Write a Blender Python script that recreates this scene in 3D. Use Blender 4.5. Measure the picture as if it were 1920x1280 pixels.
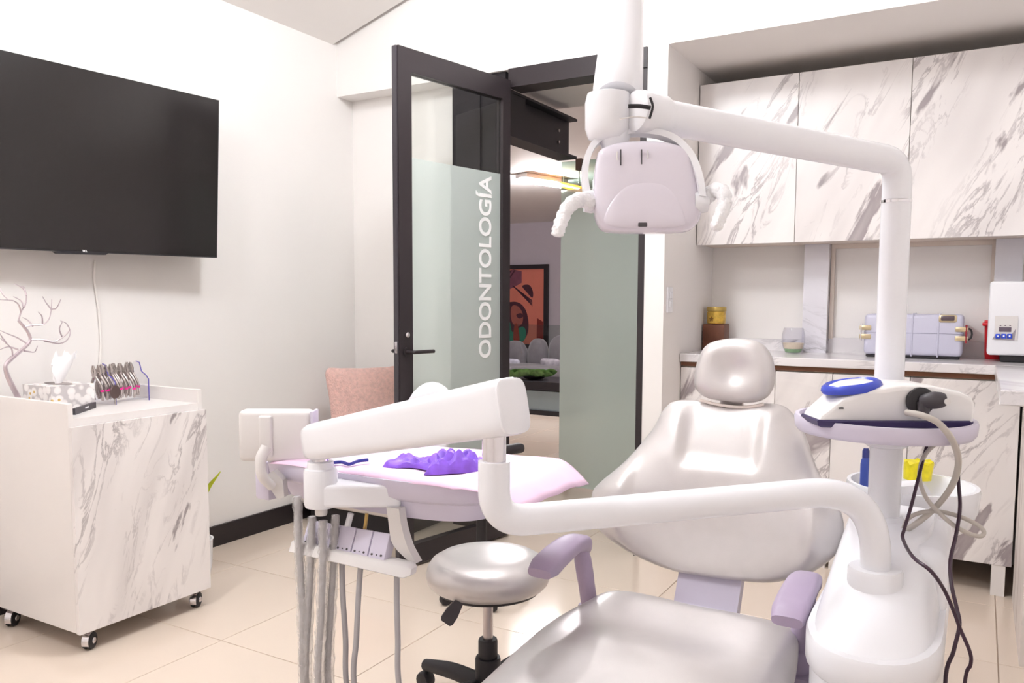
import bpy, bmesh, math, random
from mathutils import Vector, Matrix
random.seed(7)
for o in list(bpy.data.objects): bpy.data.objects.remove(o)
scn = bpy.context.scene
COL = scn.collection
PI = math.pi

# ------------------------------------------------------------------ camera
CAM_H = 1.2134
F = 1517.74; CX = 960.0; CY = 687.28
YAW, PIT, ROL = math.radians(59.9735), math.radians(-4.66357), math.radians(0.24089)
_fw = Vector((math.sin(YAW)*math.cos(PIT), math.cos(YAW)*math.cos(PIT), math.sin(PIT)))
_r = Vector((math.cos(YAW), -math.sin(YAW), 0)); _u = _r.cross(_fw)
CR = _r*math.cos(ROL)+_u*math.sin(ROL); CU = _u*math.cos(ROL)-_r*math.sin(ROL); CF = _fw
CO = Vector((0, 0, CAM_H))
cam = bpy.data.cameras.new('camera'); camo = bpy.data.objects.new('camera', cam); COL.objects.link(camo)
camo.matrix_world = Matrix(((CR.x, CU.x, -CF.x, 0), (CR.y, CU.y, -CF.y, 0), (CR.z, CU.z, -CF.z, CAM_H), (0, 0, 0, 1)))
cam.sensor_width = 36; cam.lens = F/1920*36; cam.shift_y = (CY-640)/1920
cam.clip_start = 0.05; cam.clip_end = 60
scn.camera = camo

# ------------------------------------------------------------------ world, lights, exposure
w = bpy.data.worlds.new('world'); scn.world = w; w.use_nodes = True
w.node_tree.nodes['Background'].inputs[0].default_value = (1.0, 0.96, 0.93, 1)
w.node_tree.nodes['Background'].inputs[1].default_value = 0.0
scn.view_settings.view_transform = 'Standard'; scn.view_settings.look = 'None'
scn.view_settings.gamma = 1; scn.view_settings.use_curve_mapping = False
scn.view_settings.exposure = 0.78
# ceiling lamps above the frame: the shadow edges under the television and the wall cabinets place one over the
# stool and one farther back; position, globe radius, watts, colour (the globes are built further down)
LAMPS = [('middle', (2.15, 1.50, 2.92), .15, 44, (.93, .97, 1)),
         ('rear', (0.20, 1.80, 2.84), .15, 34, (.93, .97, 1))]

# ------------------------------------------------------------------ pixel -> place helpers
def ray(x, y): return CR*((x-CX)/F) + CU*(-(y-CY)/F) + CF
def pz(x, y, z): d = ray(x, y); return CO + d*((z-CAM_H)/d.z)
def pX(x, y, X): d = ray(x, y); return CO + d*(X/d.x)
def pY(x, y, Y): d = ray(x, y); return CO + d*(Y/d.y)
def pd(x, y, dep): return CO + ray(x, y)*dep
def ppl(x, y, p0, n): d = ray(x, y); return CO + d*((Vector(p0)-CO).dot(n)/d.dot(n))

# ------------------------------------------------------------------ materials
def rgb(r, g, b):
    f = lambda c: (c/255/12.92) if c/255 <= .04045 else ((c/255+.055)/1.055)**2.4
    return (f(r), f(g), f(b), 1)
MATS = {}
def mat(name, col, rough=.5, metal=0, var=0.0, scale=6, bump=0.0, bscale=60, spec=.5, coat=0, trans=0, ior=1.45, emit=None, es=0, alpha=1, sheen=0, sss=0):
    if name in MATS: return MATS[name]
    m = bpy.data.materials.new(name); m.use_nodes = True; nt = m.node_tree
    b = nt.nodes['Principled BSDF']
    b.inputs['Base Color'].default_value = col; b.inputs['Roughness'].default_value = rough
    b.inputs['Metallic'].default_value = metal; b.inputs['Specular IOR Level'].default_value = spec
    b.inputs['Coat Weight'].default_value = coat; b.inputs['Coat Roughness'].default_value = .08
    b.inputs['Transmission Weight'].default_value = trans; b.inputs['IOR'].default_value = ior
    b.inputs['Alpha'].default_value = alpha; b.inputs['Sheen Weight'].default_value = sheen
    if emit: b.inputs['Emission Color'].default_value = emit; b.inputs['Emission Strength'].default_value = es
    tc = nt.nodes.new('ShaderNodeTexCoord')
    if var > 0:
        n = nt.nodes.new('ShaderNodeTexNoise'); n.inputs['Scale'].default_value = scale; n.inputs['Detail'].default_value = 4
        nt.links.new(tc.outputs['Object'], n.inputs['Vector'])
        r = nt.nodes.new('ShaderNodeValToRGB')
        r.color_ramp.elements[0].position = .3; r.color_ramp.elements[1].position = .7
        r.color_ramp.elements[0].color = tuple(c*(1-var) for c in col[:3])+(1,)
        r.color_ramp.elements[1].color = tuple(min(1, c*(1+var*.4)) for c in col[:3])+(1,)
        nt.links.new(n.outputs['Fac'], r.inputs['Fac']); nt.links.new(r.outputs['Color'], b.inputs['Base Color'])
    if bump > 0:
        n = nt.nodes.new('ShaderNodeTexNoise'); n.inputs['Scale'].default_value = bscale; n.inputs['Detail'].default_value = 3
        nt.links.new(tc.outputs['Object'], n.inputs['Vector'])
        bp = nt.nodes.new('ShaderNodeBump'); bp.inputs['Strength'].default_value = bump; bp.inputs['Distance'].default_value = .01
        nt.links.new(n.outputs['Fac'], bp.inputs['Height']); nt.links.new(bp.outputs['Normal'], b.inputs['Normal'])
    MATS[name] = m
    return m

def marble(name, base, vein, ang=24, stretch=4.5, scale=2.6, thr=.585, rough=.3, off=0.0):
    """white laminate with slanting grey streaks; streaks run in the plane of the panel (u along it, z up)"""
    if name in MATS: return MATS[name]
    m = bpy.data.materials.new(name); m.use_nodes = True; nt = m.node_tree; N = nt.nodes.new; L = nt.links.new
    b = nt.nodes['Principled BSDF']; b.inputs['Roughness'].default_value = rough
    geo = N('ShaderNodeNewGeometry'); sp = N('ShaderNodeSeparateXYZ'); L(geo.outputs['Position'], sp.inputs[0])
    ad = N('ShaderNodeMath'); ad.operation = 'SUBTRACT'; L(sp.outputs['X'], ad.inputs[0]); L(sp.outputs['Y'], ad.inputs[1])
    ob = N('ShaderNodeObjectInfo'); mu = N('ShaderNodeMath'); mu.operation = 'MULTIPLY_ADD'
    L(ob.outputs['Random'], mu.inputs[0]); mu.inputs[1].default_value = 7.0; L(ad.outputs[0], mu.inputs[2])
    cb = N('ShaderNodeCombineXYZ'); L(mu.outputs[0], cb.inputs[0]); L(sp.outputs['Z'], cb.inputs[1]); cb.inputs[2].default_value = off
    mp = N('ShaderNodeMapping'); mp.vector_type = 'POINT'; mp.inputs['Rotation'].default_value = (0, 0, math.radians(ang)); L(cb.outputs[0], mp.inputs[0])
    m2 = N('ShaderNodeMapping'); m2.inputs['Scale'].default_value = (stretch, 1.0, 1.0); L(mp.outputs[0], m2.inputs[0])
    def noise(sc, det, dist, rgh=.6):
        n = N('ShaderNodeTexNoise'); n.inputs['Scale'].default_value = sc; n.inputs['Detail'].default_value = det
        n.inputs['Distortion'].default_value = dist; n.inputs['Roughness'].default_value = rgh; L(m2.outputs[0], n.inputs['Vector']); return n
    def ramp(src, stops):
        r = N('ShaderNodeValToRGB'); e = r.color_ramp.elements
        e[0].position, e[0].color = stops[0][0], (stops[0][1],)*3+(1,)
        e[1].position, e[1].color = stops[-1][0], (stops[-1][1],)*3+(1,)
        for p, v in stops[1:-1]: q = e.new(p); q.color = (v, v, v, 1)
        L(src, r.inputs['Fac']); return r
    n1 = noise(scale*.55, 5, .45, .56); r1 = ramp(n1.outputs['Fac'], [(thr, 0), (thr+.035, 1), (thr+.16, .75)])
    n2 = noise(scale*1.1, 6, 1.1); r2 = ramp(n2.outputs['Fac'], [(.455, 0), (.497, .8), (.503, .8), (.545, 0)])
    n3 = noise(scale*.35, 3, .3); r3 = ramp(n3.outputs['Fac'], [(.46, 0), (.62, 1)])
    k = N('ShaderNodeMath'); k.operation = 'MULTIPLY'; L(r2.outputs[0], k.inputs[0]); L(r3.outputs[0], k.inputs[1])
    mx = N('ShaderNodeMath'); mx.operation = 'MAXIMUM'; L(r1.outputs[0], mx.inputs[0]); L(k.outputs[0], mx.inputs[1])
    n4 = noise(scale*.5, 2, .2); r4 = ramp(n4.outputs['Fac'], [(.42, 0), (.75, .28)])
    m3 = N('ShaderNodeMath'); m3.operation = 'MAXIMUM'; L(mx.outputs[0], m3.inputs[0]); L(r4.outputs[0], m3.inputs[1])
    mix = N('ShaderNodeMix'); mix.data_type = 'RGBA'; L(m3.outputs[0], mix.inputs['Factor'])
    mix.inputs['A'].default_value = base; mix.inputs['B'].default_value = vein
    L(mix.outputs['Result'], b.inputs['Base Color'])
    MATS[name] = m
    return m

def glass(name, tint, refl=1.0, rough=0.0):
    m = bpy.data.materials.new(name); m.use_nodes = True; nt = m.node_tree; N = nt.nodes.new; L = nt.links.new
    nt.nodes.remove(nt.nodes['Principled BSDF'])
    t = N('ShaderNodeBsdfTransparent'); t.inputs[0].default_value = tint
    g = N('ShaderNodeBsdfGlossy'); g.inputs['Roughness'].default_value = rough
    lw = N('ShaderNodeLayerWeight'); lw.inputs[0].default_value = .5
    pw = N('ShaderNodeMath'); pw.operation = 'POWER'; L(lw.outputs['Facing'], pw.inputs[0]); pw.inputs[1].default_value = 5
    fr = N('ShaderNodeMath'); fr.operation = 'MULTIPLY_ADD'; L(pw.outputs[0], fr.inputs[0]); fr.inputs[1].default_value = .8; fr.inputs[2].default_value = .035
    mx = N('ShaderNodeMixShader'); L(fr.outputs[0], mx.inputs[0]); L(t.outputs[0], mx.inputs[1]); L(g.outputs[0], mx.inputs[2])
    L(mx.outputs[0], nt.nodes['Material Output'].inputs[0]); return m
def frosted(name, col, see=.35):
    m = bpy.data.materials.new(name); m.use_nodes = True; nt = m.node_tree; N = nt.nodes.new; L = nt.links.new
    nt.nodes.remove(nt.nodes['Principled BSDF'])
    tr = N('ShaderNodeBsdfTranslucent'); tr.inputs[0].default_value = col
    di = N('ShaderNodeBsdfDiffuse'); di.inputs[0].default_value = col
    rf = N('ShaderNodeBsdfRefraction'); rf.inputs[0].default_value = col; rf.inputs['Roughness'].default_value = .55; rf.inputs['IOR'].default_value = 1.02
    gl = N('ShaderNodeBsdfGlossy'); gl.inputs['Roughness'].default_value = .12
    a = N('ShaderNodeMixShader'); a.inputs[0].default_value = .6; L(tr.outputs[0], a.inputs[1]); L(di.outputs[0], a.inputs[2])
    b = N('ShaderNodeMixShader'); b.inputs[0].default_value = see; L(a.outputs[0], b.inputs[1]); L(rf.outputs[0], b.inputs[2])
    fr = N('ShaderNodeValue'); fr.outputs[0].default_value = .05
    c = N('ShaderNodeMixShader'); L(fr.outputs[0], c.inputs[0]); L(b.outputs[0], c.inputs[1]); L(gl.outputs[0], c.inputs[2])
    L(c.outputs[0], nt.nodes['Material Output'].inputs[0]); return m

WALL = mat('wall_paint', rgb(246, 241, 238), .75, var=.015, scale=2, bump=.02, bscale=180)
CEIL = mat('ceiling_paint', rgb(246, 241, 238), .8, var=.015, scale=2)
HALLW = mat('hall_paint', rgb(214, 206, 214), .75, var=.02)
TILE = mat('floor_tile', rgb(229, 212, 196), .1, var=.03, scale=1.6, spec=.45)
GROUT = mat('grout', rgb(186, 164, 146), .8, var=.05)
BLACK = mat('black_metal', rgb(46, 39, 42), .38, var=.05, scale=9)
BASEB = mat('black_baseboard', rgb(40, 33, 35), .35, var=.05)
STEEL = mat('dark_steel', rgb(36, 31, 36), .42, var=.08, scale=5)
WPL = mat('white_plastic', rgb(242, 241, 245), .24, spec=.5, var=.008)
WLAM = mat('white_laminate', rgb(240, 234, 231), .35, var=.012)
CREAM = mat('cream_laminate', rgb(228, 214, 203), .5, var=.02)
LAV = mat('lavender_plastic', rgb(214, 207, 224), .3, var=.01)
GREYP = mat('pale_grey_plastic', rgb(226, 221, 219), .35, var=.01)
SILV = mat('silver_leatherette', rgb(212, 207, 206), .34, metal=.5, var=.02, scale=30, bump=.03, bscale=400)
PURP = mat('mauve_plastic', rgb(176, 160, 184), .42, var=.02)
CHROME = mat('chrome', rgb(225, 222, 226), .1, metal=1, var=.01)
BRUSH = mat('brushed_steel', rgb(190, 182, 182), .28, metal=1, var=.03, scale=40)
RUB = mat('black_plastic', rgb(40, 37, 41), .5, var=.05)
RUBG = mat('dark_grey_plastic', rgb(70, 65, 70), .45, var=.04)
HOSE = mat('grey_hose', rgb(176, 172, 175), .5, var=.05, scale=20)
SCREEN = mat('tv_screen', rgb(36, 32, 32), .2, spec=.5, var=.02)
MARB = marble('marble_cart', rgb(244, 238, 236), rgb(160, 150, 151), 20, 4.2, 3.1, .60, off=6.4)
MARBU = marble('marble_upper', rgb(243, 237, 235), rgb(160, 149, 151), 27, 4.0, 2.2, .605, off=3.3)
MARBL = marble('marble_lower', rgb(243, 237, 235), rgb(160, 149, 151), 29, 4.0, 2.6, .605, off=8.1)
STONE = marble('worktop_stone', rgb(240, 235, 236), rgb(140, 132, 138), 68, 3.0, 2.2, .66, .16, off=1.7)
PILL = marble('porcelain_panel', rgb(232, 229, 236), rgb(128, 122, 128), -70, 4.0, 2.0, .62, .2, off=5.2)
GRAIN = marble('pale_grain_panel', rgb(233, 224, 219), rgb(198, 184, 178), 2, 9.0, 3.0, .57, .4, off=2.2)
GLASS = glass('clear_glass', (.93, .945, .93, 1))
FROST = frosted('frosted_film', rgb(236, 246, 243), .3)
FROSTH = frosted('frosted_hall_glass', rgb(212, 224, 216), .15)
ACRY = glass('clear_acrylic', (.95, .95, .97, 1))
WOODB = mat('brown_edge', rgb(110, 68, 44), .6, var=.15, scale=12)
LETTER = mat('white_vinyl', rgb(252, 252, 252), .5)

# ------------------------------------------------------------------ mesh helpers (world coordinates unless said)
class MB:
    def __init__(s): s.v = []; s.f = []
    def add(s, vs, fs):
        n = len(s.v); s.v += [Vector(p) for p in vs]; s.f += [tuple(i+n for i in f) for f in fs]; return s
    def box(s, a, b):
        x0, y0, z0 = a; x1, y1, z1 = b
        return s.add([(x0,y0,z0),(x1,y0,z0),(x1,y1,z0),(x0,y1,z0),(x0,y0,z1),(x1,y0,z1),(x1,y1,z1),(x0,y1,z1)],
                     [(0,3,2,1),(4,5,6,7),(0,1,5,4),(1,2,6,5),(2,3,7,6),(3,0,4,7)])
    def rbox(s, c, size, r=.005, seg=2, M=None):
        bm = bmesh.new(); bmesh.ops.create_cube(bm, size=1)
        for v in bm.verts: v.co = Vector((v.co.x*size[0], v.co.y*size[1], v.co.z*size[2]))
        if r > 0: bmesh.ops.bevel(bm, geom=bm.edges[:], offset=min(r, .49*min(size)), segments=seg, profile=.5, affect='EDGES')
        bm.verts.index_update()
        vs = [v.co.copy() for v in bm.verts]; fs = [tuple(v.index for v in f.verts) for f in bm.faces]; bm.free()
        if M is not None: vs = [M @ v for v in vs]
        return s.add([v+Vector(c) for v in vs], fs)
    def tube(s, path, r, seg=14, caps=True):
        path = [Vector(p) for p in path]; n = len(path)
        rr = r if isinstance(r, (list, tuple)) else [r]*n
        t0 = (path[1]-path[0]).normalized()
        up = Vector((0, 0, 1)) if abs(t0.z) < .9 else Vector((1, 0, 0))
        nx = t0.cross(up).normalized(); vs = []; prev = t0
        for i in range(n):
            t = (path[min(i+1, n-1)]-path[max(i-1, 0)]).normalized()
            q = prev.rotation_difference(t); nx = (q @ nx); nx = (nx-t*nx.dot(t)).normalized(); ny = t.cross(nx); prev = t
            for k in range(seg):
                a = 2*PI*k/seg; vs.append(path[i]+(nx*math.cos(a)+ny*math.sin(a))*rr[i])
        fs = [(i*seg+k, i*seg+(k+1) % seg, (i+1)*seg+(k+1) % seg, (i+1)*seg+k) for i in range(n-1) for k in range(seg)]
        if caps: fs += [tuple(range(seg-1, -1, -1)), tuple((n-1)*seg+k for k in range(seg))]
        return s.add(vs, fs)
    def lathe(s, prof, c=(0, 0, 0), M=None, seg=32, sx=1, sy=1):
        vs = []; n = len(prof); C = Vector(c)
        for r, z in prof:
            for k in range(seg):
                a = 2*PI*k/seg; p = Vector((r*math.cos(a)*sx, r*math.sin(a)*sy, z)); vs.append((M @ p if M is not None else p)+C)
        fs = [(i*seg+k, i*seg+(k+1) % seg, (i+1)*seg+(k+1) % seg, (i+1)*seg+k) for i in range(n-1) for k in range(seg)]
        if prof[0][0] > 1e-6: fs.append(tuple(range(seg-1, -1, -1)))
        if prof[-1][0] > 1e-6: fs.append(tuple((n-1)*seg+k for k in range(seg)))
        return s.add(vs, fs)
    def prism(s, pts, ext):
        n = len(pts); e = Vector(ext); P = [Vector(p) for p in pts]
        return s.add(P+[p+e for p in P], [tuple(range(n-1, -1, -1)), tuple(range(n, 2*n))]+[(i, (i+1) % n, n+(i+1) % n, n+i) for i in range(n)])
    def loft(s, rings, caps=True):
        n = len(rings[0]); vs = [p for r in rings for p in r]
        fs = [(i*n+k, i*n+(k+1) % n, (i+1)*n+(k+1) % n, (i+1)*n+k) for i in range(len(rings)-1) for k in range(n)]
        if caps: fs += [tuple(range(n-1, -1, -1)), tuple((len(rings)-1)*n+k for k in range(n))]
        return s.add(vs, fs)

def cr(pts, k=6, closed=False):
    """Catmull-Rom through points"""
    P = [Vector(p) for p in pts]; n = len(P); out = []
    rng = range(n) if closed else range(n-1)
    for i in rng:
        p1, p2 = P[i], P[(i+1) % n]
        p0 = P[(i-1) % n] if closed or i > 0 else p1*2-p2
        p3 = P[(i+2) % n] if closed or i+2 < n else p2*2-p1
        for j in range(k):
            t = j/k
            out.append(.5*((2*p1)+(p2-p0)*t+(2*p0-5*p1+4*p2-p3)*t*t+(3*p1-p0-3*p2+p3)*t**3))
    if not closed: out.append(P[-1])
    return out

def wloc(o):
    v = Vector((0, 0, 0))
    while o is not None: v = v+o.location; o = o.parent
    return v
def empty(name, loc=(0, 0, 0), rz=0):
    o = bpy.data.objects.new(name, None); COL.objects.link(o); o.location = loc; o.rotation_euler = (0, 0, rz); o.empty_display_size = .05
    return o
def tag(o, label=None, cat=None, group=None, kind=None):
    if label: o['label'] = label
    if cat: o['category'] = cat
    if group: o['group'] = group
    if kind: o['kind'] = kind
    return o
def obj(name, mb, m, parent=None, smooth=True, local=False, ang=40, label=None):
    me = bpy.data.meshes.new(name)
    vs = mb.v
    if parent is not None: off = wloc(parent) if not local else Vector((0, 0, 0))
    elif local: off = Vector((0, 0, 0))
    else:
        xs = [v.x for v in vs]; ys = [v.y for v in vs]; zs = [v.z for v in vs]
        off = Vector(((min(xs)+max(xs))/2, (min(ys)+max(ys))/2, min(zs)))
    me.from_pydata([tuple(v-off) for v in vs], [], mb.f)
    bm = bmesh.new(); bm.from_mesh(me); bmesh.ops.recalc_face_normals(bm, faces=bm.faces[:]); bm.to_mesh(me); bm.free()
    me.materials.append(m)
    if smooth:
        me.polygons.foreach_set('use_smooth', [True]*len(me.polygons))
        try: me.set_sharp_from_angle(angle=math.radians(ang))
        except Exception: pass
    o = bpy.data.objects.new(name, me); COL.objects.link(o)
    if parent is not None: o.parent = parent
    elif not local: o.location = off
    if label: o['label'] = label
    return o
def struct(name, mb, m, smooth=False):
    o = obj(name, mb, m, None, smooth); o['kind'] = 'structure'; return o
def copy_tree(o, parent=None):
    c = o.copy(); COL.objects.link(c); c.parent = parent
    for ch in o.children: copy_tree(ch, c)
    return c
def bevel(o, w=.004, seg=2):
    md = o.modifiers.new('bevel', 'BEVEL'); md.width = w; md.segments = seg; md.limit_method = 'ANGLE'; return o
def subsurf(o, n=1):
    md = o.modifiers.new('subsurf', 'SUBSURF'); md.levels = n; md.render_levels = n; return o
def axes(x, y=None, z=None):
    """matrix whose columns are the given local axes"""
    return Matrix((x, y, z)).transposed()
def frame_z(zdir):
    z = Vector(zdir).normalized(); a = Vector((0, 0, 1)) if abs(z.z) < .9 else Vector((1, 0, 0))
    x = a.cross(z).normalized(); y = z.cross(x); return axes(x, y, z)

def cushion(outline, nrm, top, bot, feat=None, rings=14, ex=2.6):
    """closed upholstered pad: a plane outline (3D points), swelling by top along nrm and bot against it"""
    P = [Vector(p) for p in outline]; c = sum(P, Vector())/len(P); n = Vector(nrm).normalized(); k = len(P)
    mb = MB(); vs = []
    rs = [math.sin((i+1)/rings*PI/2) for i in range(rings)]
    for side, T in ((1, top), (-1, bot)):
        vs.append(c+n*side*(T if not feat or side < 0 else T+feat(c)))
        for r in rs:
            hgt = T*max(0, 1-r**ex)**(1/ex)
            for p in P:
                q = c+(p-c)*r
                e = feat(q)*(1-r**6) if feat and side > 0 else 0
                vs.append(q+n*(side*hgt+e))
    N1 = 1+rings*k; fs = []
    for s in (0, 1):
        b = s*N1
        for j in range(k): fs.append((b, b+1+j, b+1+(j+1) % k))
        for i in range(rings-1):
            for j in range(k):
                a0 = b+1+i*k+j; a1 = b+1+i*k+(j+1) % k; fs.append((a0, a0+k, a1+k, a1))
    mb.add(vs, fs)
    # weld rims
    bm = bmesh.new(); tmp = bpy.data.meshes.new('t'); tmp.from_pydata([tuple(v) for v in mb.v], [], mb.f); bm.from_mesh(tmp)
    bmesh.ops.remove_doubles(bm, verts=bm.verts[:], dist=1e-5); bm.verts.index_update()
    out = MB(); out.add([v.co.copy() for v in bm.verts], [tuple(v.index for v in f.verts) for f in bm.faces]); bm.free(); bpy.data.meshes.remove(tmp)
    return out

def text_mb(txt, size, origin, xdir, ydir, depth=.001, bold=0.0):
    c = bpy.data.curves.new('t', 'FONT'); c.body = txt; c.size = size; c.offset = bold; c.extrude = depth; c.resolution_u = 4
    o = bpy.data.objects.new('t', c); COL.objects.link(o)
    dg = bpy.context.evaluated_depsgraph_get(); me = bpy.data.meshes.new_from_object(o.evaluated_get(dg))
    xd = Vector(xdir).normalized(); yd = Vector(ydir).normalized(); zd = xd.cross(yd)
    mb = MB(); mb.add([Vector(origin)+xd*v.co.x+yd*v.co.y+zd*v.co.z for v in me.vertices], [tuple(p.vertices) for p in me.polygons])
    wd = max(v.co.x for v in me.vertices)
    bpy.data.objects.remove(o); bpy.data.meshes.remove(me)
    return mb, wd

# ================================================================== STRUCTURE
YL = 3.226; XB = 3.58; YR = -.95; XR = -1.7; LZ = 2.363
CEIL_H = lambda y: 2.645+.305*(YL-y) if y > 1.1 else 2.645+.305*(YL-1.1)-.31*(1.1-y)
fl = struct('floor', MB().box((XR, YR, -.08), (12, 8.2, -.004)), GROUT)
tile_me = None
tx0, ty0 = .109, .498
G = .0016
for i in range(-3, 14):
    for j in range(-3, 12):
        x0, y0 = tx0+.6*i, ty0+.6*j
        room = x0 > XR-.5 and x0 < 4.3 and y0 > YR-.5 and y0 < YL
        hall = x0 >= 3.2 and x0 < 8.3 and 1.0 < y0 < 5.0
        if not (room or hall): continue
        if tile_me is None:
            t = obj('tile', MB().rbox((.3, .3, -.006), (.6-2*G, .6-2*G, .012), .0012, 1), TILE, fl, smooth=False, local=True); tile_me = t.data
        else:
            t = bpy.data.objects.new('tile', tile_me); COL.objects.link(t); t.parent = fl
        t.location = Vector((x0, y0, 0))-fl.location
tag(obj('hall_floor_far', MB().box((8.51, .9, -.004), (11.4, 8.2, 0)), TILE), kind='structure').name = 'floor_hall'
bpy.data.objects['floor_hall'].data.name = 'floor_hall'

struct('wall_left', MB().box((XR, YL, 0), (3.86, YL+.12, 2.75)), WALL)
struct('baseboard_left', MB().box((XR, YL-.014, 0), (3.71, YL, .102)), BASEB)
wb = MB().box((XB, YR, LZ), (4.45, YL, 3.45)).box((3.71, 2.44, 0), (3.86, YL, LZ)).box((XB, 1.266, 0), (4.45, 1.362, LZ))
struct('wall_back', wb, WALL)
struct('wall_recess', MB().box((4.35, YR, 0), (4.45, 1.266, LZ)), WALL)
struct('wall_right', MB().box((XR, YR-.1, 0), (4.45, YR, 3.4)), WALL)
struct('wall_rear', MB().box((XR-.1, YR-.1, 0), (XR, YL+.12, 3.4)), WALL)
cb = MB(); pr = [(YL+.12, CEIL_H(YL+.12)), (1.1, CEIL_H(1.1)), (YR-.1, CEIL_H(YR-.1))]
cb.prism([(XR-.1, y, z) for y, z in pr]+[(XR-.1, y, z+.12) for y, z in reversed(pr)], (5.35, 0, 0))
struct('ceiling', cb, CEIL)
struct('baseboard_niche', MB().box((3.696, 2.44, 0), (3.71, YL-.014, .102)), BASEB)
# hallway shell
struct('wall_hall_far', MB().box((11.4, .9, 0), (11.5, 8.2, 2.6)), HALLW)
struct('wall_hall_left', MB().box((3.86, 8.1, 0), (11.5, 8.2, 2.6)), HALLW)
struct('wall_hall_right', MB().box((4.45, .9, 0), (11.5, 1.0, 2.6)), HALLW)
struct('wall_hall_near', MB().box((3.76, YL+.12, 0), (3.86, 8.2, 2.6)), HALLW)
struct('ceiling_hall', MB().box((4.45, .9, 2.45), (11.5, 8.2, 2.55)).box((3.86, YL, 2.45), (4.45, 8.2, 2.55)), CEIL)

# door frame, steel column and leaf
df = struct('trim_1', MB().box((XB-.012, 2.09, 2.272), (3.70, 1.362, LZ)), BLACK)
obj('jamb', MB().box((XB-.004, 1.362, 0), (3.70, 1.392, 2.272)), BLACK, df, False)
obj('jamb', MB().box((XB+.004, 2.095, 0), (3.60, 2.125, 2.272)), BLACK, df, False)
col = struct('trim_2', MB().box((3.60, 2.125, 0), (3.63, 2.44, LZ)), STEEL)
obj('column_flange', MB().box((3.588, 2.27, 0), (3.60, 2.44, LZ)), STEEL, col, False)
# steel I-beam running into the hallway
ib = struct('trim_3', MB().box((3.86, 2.210, 2.085), (4.50, 2.222, 2.29)), STEEL)
obj('top_flange', MB().box((3.70, 2.155, 2.288), (4.50, 2.28, 2.302)), STEEL, ib, False)
obj('bottom_flange', MB().box((3.70, 2.155, 2.066), (4.50, 2.28, 2.082)), STEEL, ib, False)
obj('end_plate', MB().box((3.70, 2.16, 2.082), (3.87, 2.275, 2.288)), STEEL, ib, False)
for q in (2.235, 2.17): obj('bolt', MB().lathe([(.009, 0), (.009, .008), (0, .008)], (4.36, 2.210, q-.02), frame_z((0, -1, 0)), 8), BRUSH, ib)

HN = Vector((3.545, 2.082, 0)); SN = Vector((2.83, 2.221, 0))
du = (SN-HN).normalized(); DW = (SN-HN).length; dn = Vector((0, 0, 1)).cross(du).normalized()   # dn faces the camera side
DT = .042
def dbox(u0, u1, z0, z1, t0=-DT/2, t1=DT/2):
    P = [HN+du*u+dn*t for u, t in ((u0, t0), (u1, t0), (u1, t1), (u0, t1))]
    return MB().prism([p+Vector((0, 0, z0)) for p in P], (0, 0, z1-z0))
DTOP = 2.298
door = struct('door_1', dbox(0, .055, .012, DTOP), BLACK)
st = .075
obj('stile', dbox(DW-st, DW, .012, DTOP), BLACK, door, False)
obj('stile_edge', dbox(DW, DW+.006, .012, DTOP, -.012, .012), RUBG, door, False)
obj('top_rail', dbox(.055, DW-st, DTOP-.10, DTOP), BLACK, door, False)
obj('bottom_rail', dbox(.055, DW-st, .012, .105), BLACK, door, False)
zf = ppl(870, 314, HN, dn).z
obj('glass_pane', dbox(.055, DW-st, .105, DTOP-.10, -.004, .004), GLASS, door, False)
ff = [HN+du*u+dn*.0048+Vector((0, 0, z)) for u, z in ((.056, .42), (DW-st-.001, .42), (DW-st-.001, zf), (.056, zf))]
obj('frosted_film', MB().add(ff, [(0, 1, 2, 3)]), FROST, door, False)
for sgn in (1, -1):
    g0 = HN+du*(DW-.035)+Vector((0, 0, ppl(740, 660, HN, dn).z))+dn*sgn*DT/2
    hp = [g0, g0+dn*sgn*.045, g0+dn*sgn*.05-du*.02, g0+dn*sgn*.05-du*.12]
    hd = obj('handle', MB().tube(cr(hp, 5), .0085, 10).lathe([(.02, 0), (.02, .006), (0, .006)], g0, frame_z(dn*sgn), 16), BLACK, door)
    obj('lock', MB().lathe([(.012, 0), (.012, .012), (.009, .014), (0, .014)], g0+Vector((0, 0, .075)), frame_z(dn*sgn), 16), CHROME, door)
lk = HN+du*(DW+.0065)+Vector((0, 0, g0.z+.02))
obj('latch', MB().rbox(lk, (.003, .014, .05), .001, 1), CHROME, door)
# lettering running up the glass
pO = ppl(918, 671, HN, dn); pA = ppl(926, 332, HN, dn); pC = ppl(896, 500, HN, dn)
ux = abs((pO-HN).dot(du)); org = HN+du*((pO-HN).dot(du))+dn*.0075+Vector((0, 0, pO.z))
mbt, wd = text_mb('ODONTOLOGÍA', .1, (0, 0, 0), (1, 0, 0), (0, 1, 0), .0006, .0022)
tl = pA.z-pO.z; s = tl/wd; th = ((pC-HN).dot(du)-(pO-HN).dot(du))/.0715
for v in mbt.v:
    x, y, z = v; v.xyz = org+Vector((0, 0, 1))*(x*s)+du*(y*th)+dn*z
obj('lettering', mbt, LETTER, door, False)

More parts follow.
